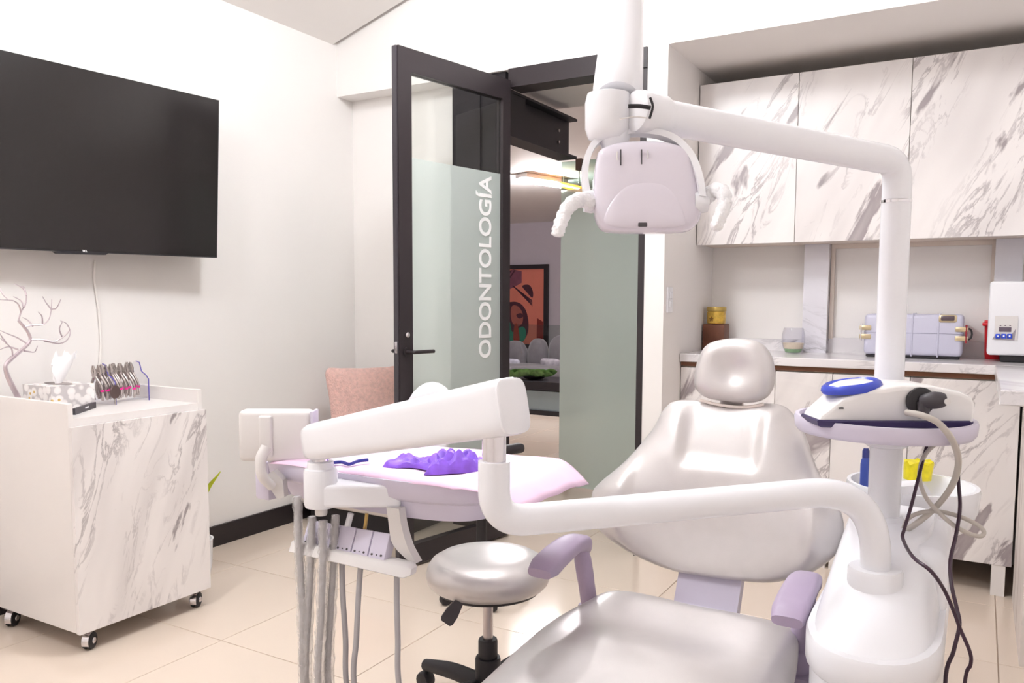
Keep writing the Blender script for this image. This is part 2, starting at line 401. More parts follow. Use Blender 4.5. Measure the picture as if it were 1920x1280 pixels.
# ================================================================== HALLWAY THINGS
gp = empty('glass_partition', (4.68, 1.95, 0))
pn_ = obj('pane', MB().box((4.675, 1.40, .012), (4.685, 2.345, 1.915)), GLASS, gp, False)
obj('frosted_film', MB().add([(4.674, 1.40, .012), (4.674, 2.345, .012), (4.674, 2.345, 1.915), (4.674, 1.40, 1.915)], [(0, 1, 2, 3)]), FROSTH, pn_, False)
obj('clear_pane', MB().box((4.675, 1.40, 1.915), (4.685, 2.345, 2.09)), glass('green_glass', (.62, .72, .68, 1)), gp, False)
for y in (2.29, 1.6): obj('floor_clip', MB().box((4.66, y-.022, 0), (4.70, y+.022, .055)), mat('bronze', rgb(120, 100, 92), .4, .8), gp, False)
obj('top_clip', MB().box((4.66, 2.20, 2.03), (4.70, 2.24, 2.10)), mat('bronze', rgb(120, 100, 92)), gp, False)
tag(gp, 'tall frosted green glass partition beyond the black door frame', 'partition')

hl = empty('tube_light', (7.25, 3.85, 2.40)); ha = math.radians(-14)
def hrot(x, y, z): return Vector((7.25+x*math.cos(ha)-y*math.sin(ha), 3.85+x*math.sin(ha)+y*math.cos(ha), z))
Mh = Matrix.Rotation(ha, 3, 'Z')
obj('housing', MB().rbox((7.25, 3.85, 2.425), (.62, .16, .045), .01, 2, Mh), GREYP, hl)
obj('tube', MB().tube([hrot(-.28, 0, 2.385), hrot(.28, 0, 2.385)], .022, 12), mat('lamp_white', (1, 1, 1, 1), .4, emit=(1, .98, 1, 1), es=360), hl)
tag(hl, 'bright white tube lamp on the hallway ceiling', 'lamp')
oa, ob_ = pX(1051, 346, 7.3), pX(1092, 355, 6.9)
ol = empty('tinted_tube_glow', (oa+ob_)/2)  # added glow: stands in for tube lamp light tinted by the glass, no separate lamp
obj('strip', MB().tube([oa, ob_], .028, 10), mat('orange_glow', rgb(255, 170, 40), .4, emit=rgb(255, 150, 10), es=2.2), ol)
for t in (.15, .85):
    hp_ = oa+(ob_-oa)*t; obj('hanger', MB().tube([hp_, Vector((hp_.x, hp_.y, 2.452))], .006, 6), BRUSH, ol)
tag(ol, 'orange glowing strip standing in for tube light tinted by the frosted partition', 'lamp')

# framed print on the far wall
XF = 11.34
def fx(x, y, X=XF): return pX(x, y, X)
pa = fx(1027, 495); yl = pa.y+1.0; zt = pa.z; zb = .45
fp = empty('framed_print', (XF+.03, (pa.y+yl)/2, zb))
for a, b in (((XF, pa.y, zb), (XF+.05, pa.y+.07, zt)), ((XF, yl-.07, zb), (XF+.05, yl, zt)), ((XF, pa.y+.07, zt-.07), (XF+.05, yl-.07, zt)), ((XF, pa.y+.07, zb), (XF+.05, yl-.07, zb+.07))):
    obj('frame', MB().box(a, b), BLACK, fp, False)
obj('print', MB().box((XF+.022, pa.y+.07, zb+.07), (XF+.045, yl-.07, zt-.07)), mat('salmon_print', rgb(236, 138, 118), .5, var=.06, scale=3), fp, False)
def shape(pts, m, lay, nm):
    obj(nm, MB().prism([fx(x, y, XF+.02-lay*.003) for x, y in pts], (.002, 0, 0)), m, fp, False)
DKP = mat('ink_plum', rgb(84, 44, 58), .6, var=.2, scale=9); TEAL = mat('ink_teal', rgb(40, 150, 122), .6, var=.1); RUST = mat('ink_rust', rgb(176, 66, 46), .6, var=.15)
shape([(948, 512), (962, 505), (978, 508), (978, 530), (960, 540), (948, 545)], mat('ink_mauve', rgb(140, 84, 102), .6, var=.2, scale=8), 0, 'ink_shape')
shape(cr([(948, 575), (958, 566), (974, 568), (986, 582), (991, 606), (988, 628), (976, 640), (948, 642)], 4, True), DKP, 0, 'ink_shape')
shape(cr([(959, 575), (971, 574), (980, 588), (979, 606), (968, 612), (959, 600)], 4, True), mat('ink_skin', rgb(178, 104, 92), .6, var=.15, scale=6), 1, 'ink_shape')
shape(cr([(968, 590), (977, 587), (981, 593), (973, 597)], 3, True), DKP, 2, 'ink_shape')
shape(cr([(949, 596), (956, 604), (960, 622), (968, 618), (980, 612), (986, 622), (980, 640), (949, 640)], 4, True), TEAL, 2, 'ink_shape')
shape(cr([(964, 612), (970, 608), (974, 640), (963, 640)], 4, True), RUST, 3, 'ink_shape')
shape(cr([(979, 536), (992, 534), (999, 546), (998, 558), (988, 548)], 4, True), DKP, 1, 'ink_shape')
for k in range(4): shape([(960+3*k, 536+2.5*k), (962+3*k, 535+2.5*k), (998, 563+3*k), (998, 565+3*k)], DKP, 1, 'ink_stripe')
for k in range(3): shape([(950+7*k, 506), (953+7*k, 506), (948, 520+7*k), (948, 516+7*k)], DKP, 1, 'ink_stripe')
shape([(1007, 596), (1018, 603), (1018, 640), (1006, 640)], mat('ink_red', rgb(150, 52, 46), .6, var=.2), 0, 'ink_shape')
tag(fp, 'salmon and plum portrait print in a black frame on the hallway wall', 'picture')

br = obj('glass_balustrade', MB().box((9.8, 3.0, 0), (9.812, 6.6, pX(1035, 609, 9.8).z)), glass('balustrade_glass', (.80, .84, .82, 1)))
tag(br, 'low clear glass balustrade behind the grey sofa', 'railing')

# sofa with rounded back cushions
GREYF = mat('grey_velvet', rgb(112, 108, 112), .85, var=.12, scale=14, sheen=.4)
XS = 9.0
sf = empty('sofa', (XS, pX(985, 700, XS).y, 0))
edges = [888, 942, 990, 1029, 1078]
for i in range(4):
    a, b = edges[i]+.6, edges[i+1]-.6
    top = 636+[2, 4, 0, -6][i]; bot = 692
    o = [pX(a, 672, XS), pX(a+3, top+14, XS), pX((a*.75+b*.25), top+1, XS), pX((a+b)/2, top-2, XS), pX((a*.25+b*.75), top+1, XS), pX(b-3, top+14, XS), pX(b, 672, XS), pX(b-3, bot, XS), pX((a+b)/2, bot+2, XS), pX(a+3, bot, XS)]
    obj('back_cushion', cushion(cr(o, 3, True), (-1, 0, 0), .10, .10, rings=6), GREYF, sf)
y0, y1 = pX(1080, 700, XS).y, pX(886, 700, XS).y
obj('seat_cushion', MB().rbox((XS-.33, (y0+y1)/2, .33), (.66, y1-y0, .2), .08, 3), GREYF, sf)
obj('base', MB().rbox((XS-.3, (y0+y1)/2, .14), (.6, y1-y0-.1, .2), .02, 2), RUB, sf)
for yy in (y0+.1, y1-.1):
    for xx in (XS-.55, XS-.05): obj('leg', MB().tube([(xx, yy, .0), (xx, yy, .06)], .02, 8), RUB, sf)
tag(sf, 'charcoal grey sofa with rounded back cushions in the hallway', 'sofa')
for k, (x, c) in enumerate(((958, (190, 188, 200)), (1032, (180, 174, 182)))):
    p = pX(x, 686, XS-.2)
    cu = obj('throw_cushion', cushion(cr([p+Vector((0, dy, dz)) for dy, dz in ((-.13, 0), (-.12, .08), (0, .09), (.12, .08), (.13, 0), (.12, -.07), (0, -.08), (-.12, -.07))], 3, True), (-1, 0, .3), .06, .05, rings=5), mat('striped_cushion_%d' % k, rgb(*c), .8, var=.5, scale=11))
    tag(cu, ['pale striped cushion on the sofa beside the door stile', 'pale striped cushion on the sofa beside the frosted partition'][k], 'cushion')
# low black table with glossy leafy plant
XT = 7.55
tb = empty('coffee_table', pX(1000, 800, XT).xy.to_3d())
ya, ybb = pX(1062, 720, XT).y, pX(940, 720, XT).y
zt = pX(1000, 715, XT).z
obj('table_top', MB().box((XT-.0, ya, zt-.09), (XT+.6, ybb, zt)), RUB, tb, False)
obj('glass_shelf', MB().box((XT+.02, ya, zt-.33), (XT+.56, ybb, zt-.1)), mat('teal_panel', rgb(152, 168, 172), .3, var=.05), tb, False)
obj('base', MB().box((XT, ya, 0.0), (XT+.58, ybb, .05)), RUB, tb, False)
for yy in (ya+.02, ybb-.02):
    for xx in (XT+.03, XT+.55): obj('leg', MB().box((xx-.02, yy-.02, .05), (xx+.02, yy+.02, zt-.09)), RUB, tb, False)
tag(tb, 'black coffee table with a pale panelled body in the hallway', 'table')
lf = empty('leafy_plant', (XT+.2, pX(985, 700, XT).y, zt))
LEAF = mat('green_leaf', rgb(96, 138, 72), .4, var=.5, scale=25)
obj('bowl', MB().lathe([(.02, 0), (.09, .01), (.16, .05), (.15, .05), (.0, .03)], (XT+.2, pX(985, 700, XT).y, zt), None, 16), RUB, lf)
for k in range(9):
    cx = 952+k*9.5+random.uniform(-3, 3); c0 = pX(cx, 700, XT+.05+.05*(k % 3)); L = random.uniform(.10, .15); a = random.uniform(-.5, .5)
    d1 = Vector((random.uniform(-.3, .3), math.cos(a), math.sin(a)*.5)).normalized(); d2 = Vector((-.35, 0, 1)).cross(d1).normalized()
    d2 = Vector((-.25, 0, .9)).normalized()
    pts = [c0-d1*L, c0-d1*L*.5+d2*.045, c0+d2*.05, c0+d1*L*.6+d2*.03, c0+d1*L, c0+d1*L*.5-d2*.03, c0-d2*.035, c0-d1*L*.5-d2*.03]
    obj('leaf', cushion(cr(pts, 2, True), d1.cross(d2), .006, .004, rings=3), LEAF, lf)
tag(lf, 'low bowl of broad green leaves on the black coffee table', 'plant')

# ================================================================== CABINETS AND COUNTER
ys = [1.262, .787, .308, -.165, -.64, YR+.005]
lbl_u = ['marble laminate wall cabinet against the recess side wall, beside the lamp head', 'marble laminate wall cabinet between the outer two, over the glass candle',
         'marble laminate wall cabinet over the lavender case with heavy grey veining', 'marble laminate wall cabinet over the white keypad device', 'marble laminate wall cabinet in the right corner']
for i in range(5):
    a, b = ys[i+1]+.0012, ys[i]-.0012
    c = empty('wall_cabinet', (4.2, (a+b)/2, 1.50))
    obj('body', MB().box((4.065, a, 1.50), (4.349, b, 2.283)), CREAM, c, False)
    bevel(obj('door', MB().box((4.045, a, 1.496), (4.064, b, 2.285)), MARBU, c, False), .001, 1)
    tag(c, lbl_u[i], 'cabinet', 'marble wall cabinets in a row')
lbl_l = ['marble laminate base cabinet against the recess side wall, behind the headrest', 'marble laminate base cabinet between the headrest and the lamp post', 'marble laminate base cabinet behind the lamp post', 'marble laminate base cabinet in the inner corner, standing on a white leg', ]
yl_ = [1.264, .812, .563, .25, -.155]
for i in range(4):
    a, b = yl_[i+1]+.0012, yl_[i]-.0012
    c = empty('base_cabinet', (4.1, (a+b)/2, 0))
    obj('body', MB().box((3.862, a, .13), (4.349, b, .90)), CREAM, c, False)
    bevel(obj('door', MB().box((3.842, a, .13), (3.861, b, .893)), MARBL, c, False), .001, 1)
    for yy in ((a+.004, b-.06) if i < 3 else (a+.02, b-.05)):
        obj('leg', MB().box((3.846, yy, 0), (3.90, yy+.05, .13)), WLAM, c, False)
        obj('leg', MB().box((4.28, yy, 0), (4.33, yy+.05, .13)), WLAM, c, False)
    tag(c, lbl_l[i], 'cabinet', 'marble base cabinets under the worktop')
rc = empty('return_cabinet', (3.5, -.5, 0))
obj('side_panel', MB().box((3.125, -.185, .0), (3.84, -.162, .914)), GRAIN, rc, False)
obj('body', MB().box((3.125, YR+.005, .0), (3.84, -.186, .914)), WLAM, rc, False)
tag(rc, 'pale grained return cabinet reaching the floor at the right', 'cabinet')
wt = empty('worktop', (4.0, .3, .9))
bevel(obj('slab', MB().box((3.822, YR+.004, .921), (4.349, 1.264, .96)), STONE, wt, False), .004, 2)
obj('brown_underlay', MB().box((3.838, -.155, .9002), (4.3, 1.262, .921)), WOODB, wt, False)
bevel(obj('return_slab', MB().box((2.745, YR+.004, .915), (3.8225, -.058, .9598)), STONE, wt, False), .004, 2)
obj('backsplash', MB().box((4.33, .66, .96), (4.349, 1.264, 1.02)), STONE, wt, False)
obj('backsplash', MB().box((4.33, YR+.004, .96), (4.349, .66, 1.035)), STONE, wt, False)
tag(wt, 'white veined stone worktop with a brown underlay over the base cabinets', 'worktop')
t4 = struct('trim_4', MB().box((4.268, .662, .96), (4.349, .778, 1.4995)), PILL)
t5 = struct('trim_5', MB().box((4.268, -.152, .96), (4.349, -.044, 1.4995)), PILL)
t6 = struct('trim_6', MB().box((4.318, -.044, 1.478), (4.349, .66, 1.4995)).box((4.318, -.044, 1.03), (4.349, -.03, 1.478)).box((4.318, .642, 1.03), (4.349, .66, 1.478)), CREAM)
sw = empty('light_switch', pY(1254, 562, 1.265)-Vector((0, 0, .06)))
ps = pY(1254, 562, 1.266)
bevel(obj('plate', MB().box((ps.x-.035, 1.258, ps.z-.06), (ps.x+.035, 1.2665, ps.z+.06)), WPL, sw, False), .002, 2)
for k in (-.02, .02): obj('rocker', MB().rbox((ps.x, 1.256, ps.z+k), (.03, .006, .03), .002, 1), WPL, sw)
tag(sw, 'small white wall switch on the side of the recess', 'switch')

# things on the worktop
Z = .96
p = pX(1342, 640, 4.22)
wb_ = obj('wooden_box', MB().rbox((4.22, p.y, Z+.068), (.105, .112, .135), .003, 2), mat('walnut', rgb(112, 66, 46), .5, var=.3, scale=14))
tag(wb_, 'dark walnut wooden box on the worktop by the recess wall', 'box')
jz = Z+.136
j = empty('gold_jar', (4.22, p.y, jz))
GOLD = mat('gold_foil', rgb(214, 176, 76), .35, metal=.35, var=.35, scale=40)
obj('jar', MB().lathe([(.040, 0), (.047, .004), (.048, .06), (.044, .068), (0, .068)], (4.22, p.y, jz), None, 28), GOLD, j)
obj('lid', MB().lathe([(.050, .066), (.051, .07), (.051, .086), (.048, .09), (0, .09)], (4.22, p.y, jz), None, 28), mat('gold_lid', rgb(196, 168, 96), .3, metal=.6, var=.1), j)
stp = []
for k in range(10):
    a = PI/2+k*PI/5; r = .014 if k % 2 == 0 else .006
    stp.append(Vector((4.171, p.y+.012+r*math.cos(a), jz+.026+r*math.sin(a))))
obj('star', MB().prism(stp, (.004, 0, 0)), mat('brown_star', rgb(120, 84, 30), .5), j, False)
tag(j, 'small gold jar with a star motif, standing on the walnut box', 'jar')
q = pX(1487, 655, 4.18); cv = empty('candle_glass', (4.18, q.y, Z))
obj('glass', MB().lathe([(.036, .002), (.047, .02), (.056, .055), (.055, .09), (.046, .125), (.044, .125), (.053, .09), (.054, .055), (.045, .022), (.0, .006)], (4.18, q.y, Z), None, 32), ACRY, cv)
obj('sand', MB().lathe([(.0, .022), (.044, .022), (.0505, .05), (0, .05)], (4.18, q.y, Z), None, 32), mat('cream_wax', rgb(240, 224, 196), .6, var=.1, scale=40), cv)
obj('green_base', MB().lathe([(0, .004), (.036, .004), (.044, .021), (0, .021)], (4.18, q.y, Z), None, 32), mat('green_wax', rgb(160, 196, 150), .4, var=.2, scale=30), cv)
tag(cv, 'round clear glass with cream wax and green base on the worktop', 'candle')

# lavender case
LC = mat('case_lavender', rgb(206, 204, 222), .38, var=.01)
xa, ya, yb = 4.08, pX(1805, 640, 4.08).y, pX(1619, 640, 4.08).y
cs = empty('equipment_case', (4.17, (ya+yb)/2, Z)); ct = pX(1700, 589, 4.08).z
obj('shell', MB().rbox((4.19, (ya+yb)/2, (Z+.012+ct)/2), (.22, yb-ya, ct-Z-.012), .018, 3), LC, cs)
for f in (.16, .5, .76): obj('rib', MB().rbox((4.19, yb-(yb-ya)*f, (Z+.012+ct)/2), (.226, .008, ct-Z-.004), .003, 1), LC, cs)
obj('lid_seam', MB().rbox((4.19, (ya+yb)/2, Z+.115), (.224, yb-ya+.002, .003), .001, 1), mat('case_seam', rgb(170, 168, 190), .5), cs)
obj('base_gasket', MB().rbox((4.19, (ya+yb)/2, Z+.007), (.20, yb-ya-.02, .014), .004, 1), RUB, cs)
BRASS = mat('pale_brass', rgb(214, 196, 160), .3, metal=.6, var=.05)
for yy, sg in ((yb, 1), (ya, -1)):
    for dz in (.095, .135): obj('latch', MB().rbox((4.085, yy-sg*.012+sg*.006, Z+dz), (.02, .05, .022), .004, 2), BRASS, cs)
    obj('latch_pin', MB().tube([(4.078, yy+sg*.012, Z+.075), (4.078, yy+sg*.012, Z+.155)], .004, 8), CHROME if sg > 0 else mat('red_pin', rgb(150, 40, 50), .5), cs)
pl = pX(1777, 598, 4.075)
obj('dial_window', MB().rbox((4.088, pl.y, ct-.018), (.03, .075, .036), .01, 2), BRASS, cs)
obj('dial_glass', MB().rbox((4.076, pl.y, ct-.016), (.012, .056, .024), .006, 2), mat('smoked', rgb(92, 78, 84), .2), cs)
hr = [Vector((4.09, ya-.02, Z+.115))+Vector((0, -.014*math.sin(a), .024*math.cos(a))) for a in [i*PI/8 for i in range(9)]]
obj('carry_ring', MB().tube(hr, .004, 8), RUB, cs)
tag(cs, 'pale lavender hard case with brass latches on the worktop', 'case')

# white keypad device and red bin
kx = 4.02; ka = pX(1853, 600, kx).y; kt = pX(1890, 527, kx).z
kd = empty('keypad_device', (4.1, ka-.13, Z))
obj('body', MB().rbox((kx+.09, ka-.15, (Z+.03+kt)/2), (.18, .30, kt-Z-.03), .012, 3), WPL, kd)
obj('foot', MB().rbox((kx+.08, ka-.15, Z+.016), (.12, .2, .03), .006, 2), RUB, kd)
k1 = pX(1866, 592, kx-.002); k2 = pX(1907, 638, kx-.002)
obj('panel', MB().box((kx-.003, k2.y, k2.z), (kx+.002, k1.y, k1.z)), GREYP, kd, False)
obj('grey_band', MB().prism([pX(1860, 636, kx-.004), pX(1866, 628, kx-.004), pX(1895, 629, kx-.004), pX(1905, 616, kx-.004), pX(1902, 638, kx-.004)], (.002, 0, 0)), mat('keypad_grey', rgb(164, 156, 164), .5), kd, False)
d1 = pX(1873, 613, kx-.005); d2 = pX(1896, 622, kx-.005)
obj('display', MB().box((kx-.0045, d2.y, d2.z), (kx-.002, d1.y, d1.z)), mat('lcd_grey', rgb(104, 90, 104), .3), kd, False)
for x in (1876, 1885, 1894):
    pp = pX(x, 610, kx-.004); obj('indicator', MB().box((kx-.004, pp.y-.003, pp.z-.002), (kx-.001, pp.y+.003, pp.z+.002)), mat('lcd_grey', rgb(104, 90, 104)), kd, False)
for x in (1871, 1882, 1893):
    pp = pX(x, 630, kx-.006); b = obj('button', MB().rbox((kx-.006, pp.y, pp.z), (.006, .019, .02), .003, 2), mat('blue_button', rgb(46, 78, 206), .35), kd)
    obj('button_mark', MB().box((kx-.0098, pp.y-.003, pp.z-.004), (kx-.0088, pp.y+.003, pp.z+.004)), LETTER, b, False)
tag(kd, 'white countertop device with a small display and three blue buttons', 'device')
RED = mat('red_plastic', rgb(214, 18, 34), .35, var=.03)
ra = pX(1842, 650, 4.16).y; rt = pX(1845, 605, 4.16).z
rb = empty('sharps_bin', (4.24, ra-.06, Z))
bx = [(4.22-.0, ra-.005), (4.22, ra-.15), (4.32, ra-.15), (4.32, ra-.005)]
obj('bin', MB().loft([[Vector((x+(4.27-x)*k, y+(ra-.078-y)*k, z)) for x, y in bx] for z, k in ((Z, .10), (Z+.02, .06), (rt-.015, 0))]), RED, rb, False)
obj('rim', MB().rbox((4.27, ra-.078, rt-.008), (.12, .165, .016), .004, 2), RED, rb)
obj('lid', MB().rbox((4.27, ra-.078, rt+.004), (.11, .15, .012), .004, 2), RED, rb)
obj('label', MB().box((4.216, ra-.1, Z+.03), (4.2185, ra-.04, Z+.12)), WPL, rb, False)
tag(rb, 'red plastic sharps bin behind the white keypad device', 'bin')

# ================================================================== TV WALL
def ptv(x, y):
    # plane of the set: slightly turned on its bracket
    n = Vector((.055, 1, 0)).normalized(); return ppl(x, y, Vector((2.57, 3.05, 1.4)), n)
TR, BR, TLp, BLp = ptv(411, 188), ptv(407, 483), ptv(0, 93), ptv(0, 466)
TL = TR+(TLp-TR).normalized()*1.23; BL = BR+(BLp-BR).normalized()*1.23
tvn = Vector((.055, 1, 0)).normalized()
tv = empty('television', (TR+TL+BR+BL)/4-Vector((0, 0, .38)))
obj('case', MB().prism([TL, TR, BR, BL], tvn*.022), RUB, tv, False)
cen = (TR+TL+BR+BL)/4
obj('screen', MB().prism([cen+(c-cen)*Vector((.992, .992, .985))[0]+Vector((0, 0, .002)) for c in (TL, TR, BR, BL)], -tvn*.0015), SCREEN, tv, False)
obj('back_box', MB().rbox(cen+tvn*.05-Vector((0, 0, .08)), (.8, .06, .4), .02, 2), RUB, tv)
lb0, lb1 = ptv(102, 471), ptv(204, 474)
ed = (lb1-lb0).normalized()
lbar = obj('logo_bar', MB().prism([lb0+ed*.0, lb1, lb1-Vector((0, 0, .008))-ed*.012, lb0-Vector((0, 0, .008))+ed*.012], tvn*.02), RUB, tv, False)
lm, lw = text_mb('TCL', .0105, ptv(154, 471)-tvn*.002+Vector((0, 0, -.002)), ed, Vector((0, 0, 1)), .0004, .0006)
obj('logo', lm, LETTER, tv, False)
obj('mount', MB().box((cen.x-.15, cen.y+.07, cen.z-.15), (cen.x+.15, YL, cen.z+.1)), RUB, tv, False)
tag(tv, 'large black flat television mounted on the white wall', 'television')
cw = [pY(x, y, YL-.006) for x, y in ((178, 488), (177, 520), (180, 545), (186, 590), (189, 640), (187, 690), (188, 730), (180, 800))]
cc = obj('wall_cable', MB().tube(cr(cw, 5), .005, 8), mat('white_cable', rgb(244, 238, 234), .5)); tag(cc, 'white cable running down the wall under the television', 'cable')

# ================================================================== ROLLING CART
CX0, CX1, CY0, CY1 = 1.575, 2.112, 2.617, 3.13
CT = .812; CB = .076
ct_ = empty('rolling_cart', ((CX0+CX1)/2, (CY0+CY1)/2, 0))
bevel(obj('side_panel', MB().box((CX0, CY0+.002, CB), (CX0+.018, CY1, .864)), WLAM, ct_, False), .001, 1)
bevel(obj('side_panel', MB().box((CX1-.018, CY0+.002, CT-.03), (CX1, CY1, .864)), WLAM, ct_, False), .001, 1)
obj('side_panel', MB().box((CX1-.018, CY0+.02, CB), (CX1, CY1, CT-.03)), WLAM, ct_, False)
obj('top_board', MB().box((CX0+.018, CY0+.003, CT-.03), (CX1-.018, CY1, CT)), WLAM, ct_, False)
obj('back_panel', MB().box((CX0+.018, CY1-.016, CB), (CX1-.018, CY1, CT-.03)), WLAM, ct_, False)
obj('bottom_board', MB().box((CX0+.018, CY0+.02, CB), (CX1-.018, CY1-.016, CB+.018)), WLAM, ct_, False)
obj('front_panel', MB().box((CX0, CY0-.017, CB-.002), (CX1+.004, CY0, CT-.026)), MARB, ct_, False)
def caster(x, y):
    c = obj('caster', MB().rbox((x, y, CB-.004), (.05, .05, .006), .001, 1).tube([(x, y, CB-.004), (x, y, CB-.02)], .012, 10), BRUSH, ct_)
    ax = Vector((.5, -.87, 0)); R = frame_z(ax)
    for sg in (-1, 1):
        cc = Vector((x, y, .030))+ax*sg*.009
        obj('wheel', MB().lathe([(.0, -.008), (.022, -.008), (.028, -.004), (.030, 0), (.028, .005), (.02, .008), (0, .008)], cc, R, 20), RUB, c)
    hood = []
    for k in range(9):
        a = -.35+k*(PI*.72)/8; d = Vector((-.87*math.cos(a)*.9, -.5*math.cos(a)*.9, math.sin(a)))
        hood.append(Vector((x, y, .030))+d*.034)
    obj('hood', MB().loft([[h+ax*t for t in (-.012, .012)]+[h+ax*t+(Vector((x, y, .03))-h)*.12 for t in (.012, -.012)] for h in hood]), CHROME, c)
    for sg in (-1, 1): obj('hub_cap', MB().lathe([(.011, 0), (.009, .003), (0, .004)], Vector((x, y, .03))+ax*sg*.017, frame_z(ax*sg), 14), CHROME, c)
for x, y in ((CX0+.055, CY0+.02), (CX1-.035, CY0+.025), (CX0+.03, CY1-.06), (CX1-.05, CY1-.06)): caster(x, y)
tag(ct_, 'white cart on black casters with a grey-veined marble front', 'cart')
# flat black strip at the tray front
bsx = [pz(141, 768, .83), pz(180, 755, .83)]
for v in bsx: v.z = CT
ed = (bsx[1]-bsx[0]).normalized()
ns = Vector((-ed.y, ed.x, 0))
bk = empty('black_case', (bsx[0]+bsx[1])/2)
obj('case', MB().prism([bsx[0], bsx[1], bsx[1]+ns*.010, bsx[0]+ns*.010], (0, 0, .022)), RUBG, bk, False)
obj('white_mark', MB().prism([bsx[0]+ed*.09-ns*.0006, bsx[0]+ed*.122-ns*.0006, bsx[0]+ed*.122+ns*.001, bsx[0]+ed*.09+ns*.001], (0, 0, .006)), WPL, bk, False)
for v in bk.children[1].data.vertices: v.co.z += .010
tag(bk, 'slim dark grey case with a white mark in front of the tissue box', 'case')
# tissue box
tz = CT+.014
tbc = pX(97, 755, 1.64); t0 = Vector((1.64, tbc.y, CT)); ed = Vector((1, 0, 0)); tn = Vector((0, 1, 0))
tbx = empty('tissue_box', t0+ed*.08+tn*.09)
FLO = bpy.data.materials.new('floral_card'); FLO.use_nodes = True
nt = FLO.node_tree; vo = nt.nodes.new('ShaderNodeTexVoronoi'); vo.inputs['Scale'].default_value = 34
tc = nt.nodes.new('ShaderNodeTexCoord'); nt.links.new(tc.outputs['Object'], vo.inputs['Vector'])
rp = nt.nodes.new('ShaderNodeValToRGB'); e = rp.color_ramp.elements
e[0].position = .0; e[0].color = rgb(222, 184, 104); e[1].position = .62; e[1].color = rgb(205, 198, 198)
for pp_, cc_ in ((.16, (222, 186, 112)), (.2, (250, 246, 244)), (.5, (246, 240, 238))): q_ = e.new(pp_); q_.color = rgb(*cc_)
nt.links.new(vo.outputs['Distance'], rp.inputs['Fac']); nt.links.new(rp.outputs['Color'], nt.nodes['Principled BSDF'].inputs['Base Color'])
BW, BD, BH = .160, .178, .092
P = [t0-ed*.0, t0+ed*BW, t0+ed*BW+tn*BD, t0+tn*BD]
P = [Vector((v.x, v.y, CT)) for v in P]
obj('carton', MB().prism(P, (0, 0, BH)), FLO, tbx, False)
cxy = (P[0]+P[2])/2; top = Vector((0, 0, BH))
oval = [cxy+top+Vector((0, 0, .001))+ed*.03*math.cos(a)+tn*.075*math.sin(a) for a in [k*PI/10 for k in range(20)]]
obj('slot', MB().prism(oval, (0, 0, .0008)), mat('slot_grey', rgb(150, 140, 138), .7), tbx, False)
rings = []
for k in range(7):
    t = k/6; w_ = .010+.040*t**.8*(1-.35*t*t); lean = ed*.045*t*t+tn*.01*t
    rings.append([cxy+top+lean+Vector((0, 0, .105*t))+ed*(w_*math.cos(a)*(1+.25*math.sin(3*a+k)))+tn*(.4*w_*math.sin(a)) for a in [j*2*PI/14 for j in range(14)]])
rings[-1] = [p_+Vector((0, 0, .018*math.sin(2.3*i))) for i, p_ in enumerate(rings[-1])]
obj('tissue', MB().loft(rings, False), mat('tissue', rgb(252, 249, 250), .9, var=.01), tbx)
tag(tbx, 'floral tissue box with a white tissue pulled up, on the cart', 'tissue box')

# wire tree
YT = 3.06
tr = empty('wire_tree', pY(32, 741, YT)-Vector((0, 0, 0)))
SW = mat('silver_wire', rgb(214, 200, 206), .28, metal=.75, var=.1, scale=30)
def wt_(pts, r0, r1, dep=0.0, nm='branch'):
    k = 4; P = []
    for i, (zx, zy) in enumerate(pts):
        x = zx*.26566; y = 460+zy*.26566
        P.append(pY(x, y, YT+dep*(i/(len(pts)-1))))
    P = cr(P, k); n = len(P)
    obj(nm, MB().tube(P, [r0+(r1-r0)*i/(n-1) for i in range(n)], 7), SW, tr)
wt_([(132, 1072), (100, 1010), (60, 930), (38, 862), (50, 830), (92, 790), (180, 712), (214, 668), (200, 618), (170, 575), (130, 530)], .0085, .005, 0, 'trunk')
wt_([(118, 1072), (84, 1010), (48, 930), (32, 870), (40, 830), (80, 785)], .005, .004, .01, 'trunk')
BRN = [([(130, 530), (150, 465), (178, 420), (186, 350), (160, 305), (122, 280), (95, 270)], .02), ([(148, 470), (132, 420), (100, 392), (60, 385), (0, 383)], -.03),
       ([(165, 435), (150, 392), (95, 360)], .03), ([(170, 575), (230, 562), (300, 560), (345, 520), (362, 450), (366, 380)], -.03), ([(300, 560), (296, 500), (270, 470)], -.05),
       ([(232, 570), (200, 530), (160, 508)], .04), ([(215, 665), (300, 665), (380, 677), (440, 650), (490, 600), (470, 552), (428, 532)], -.04), ([(310, 672), (420, 692), (480, 660), (496, 600), (470, 560)], .05),
       ([(190, 692), (120, 650), (45, 620), (0, 600)], .05), ([(90, 790), (82, 730), (45, 690), (0, 655)], -.04), ([(170, 742), (210, 750), (246, 750), (266, 708)], .03),
       ([(130, 735), (60, 715), (0, 735)], .03), ([(366, 450), (400, 440), (430, 380)], -.05), ([(362, 450), (330, 410), (300, 360)], -.02), ([(440, 650), (420, 590), (440, 540)], -.06),
       ([(0, 310), (25, 350), (60, 385)], -.03), ([(186, 350), (170, 300), (150, 290)], .03), ([(45, 690), (10, 640), (-15, 600)], -.04)]
for pts, dp in BRN: wt_(pts, .0032, .0013, dp)
obj('base', MB().lathe([(.03, 0), (.03, .008), (.026, .012), (0, .012)], pY(36, 741, YT).xy.to_3d()+Vector((.012, 0, CT)), None, 24), SW, tr)
wt_([(125, 1060), (132, 1090), (136, 1110)], .008, .008, 0, 'trunk')
tag(tr, 'silver wire tree ornament with curling branches on the cart', 'ornament')

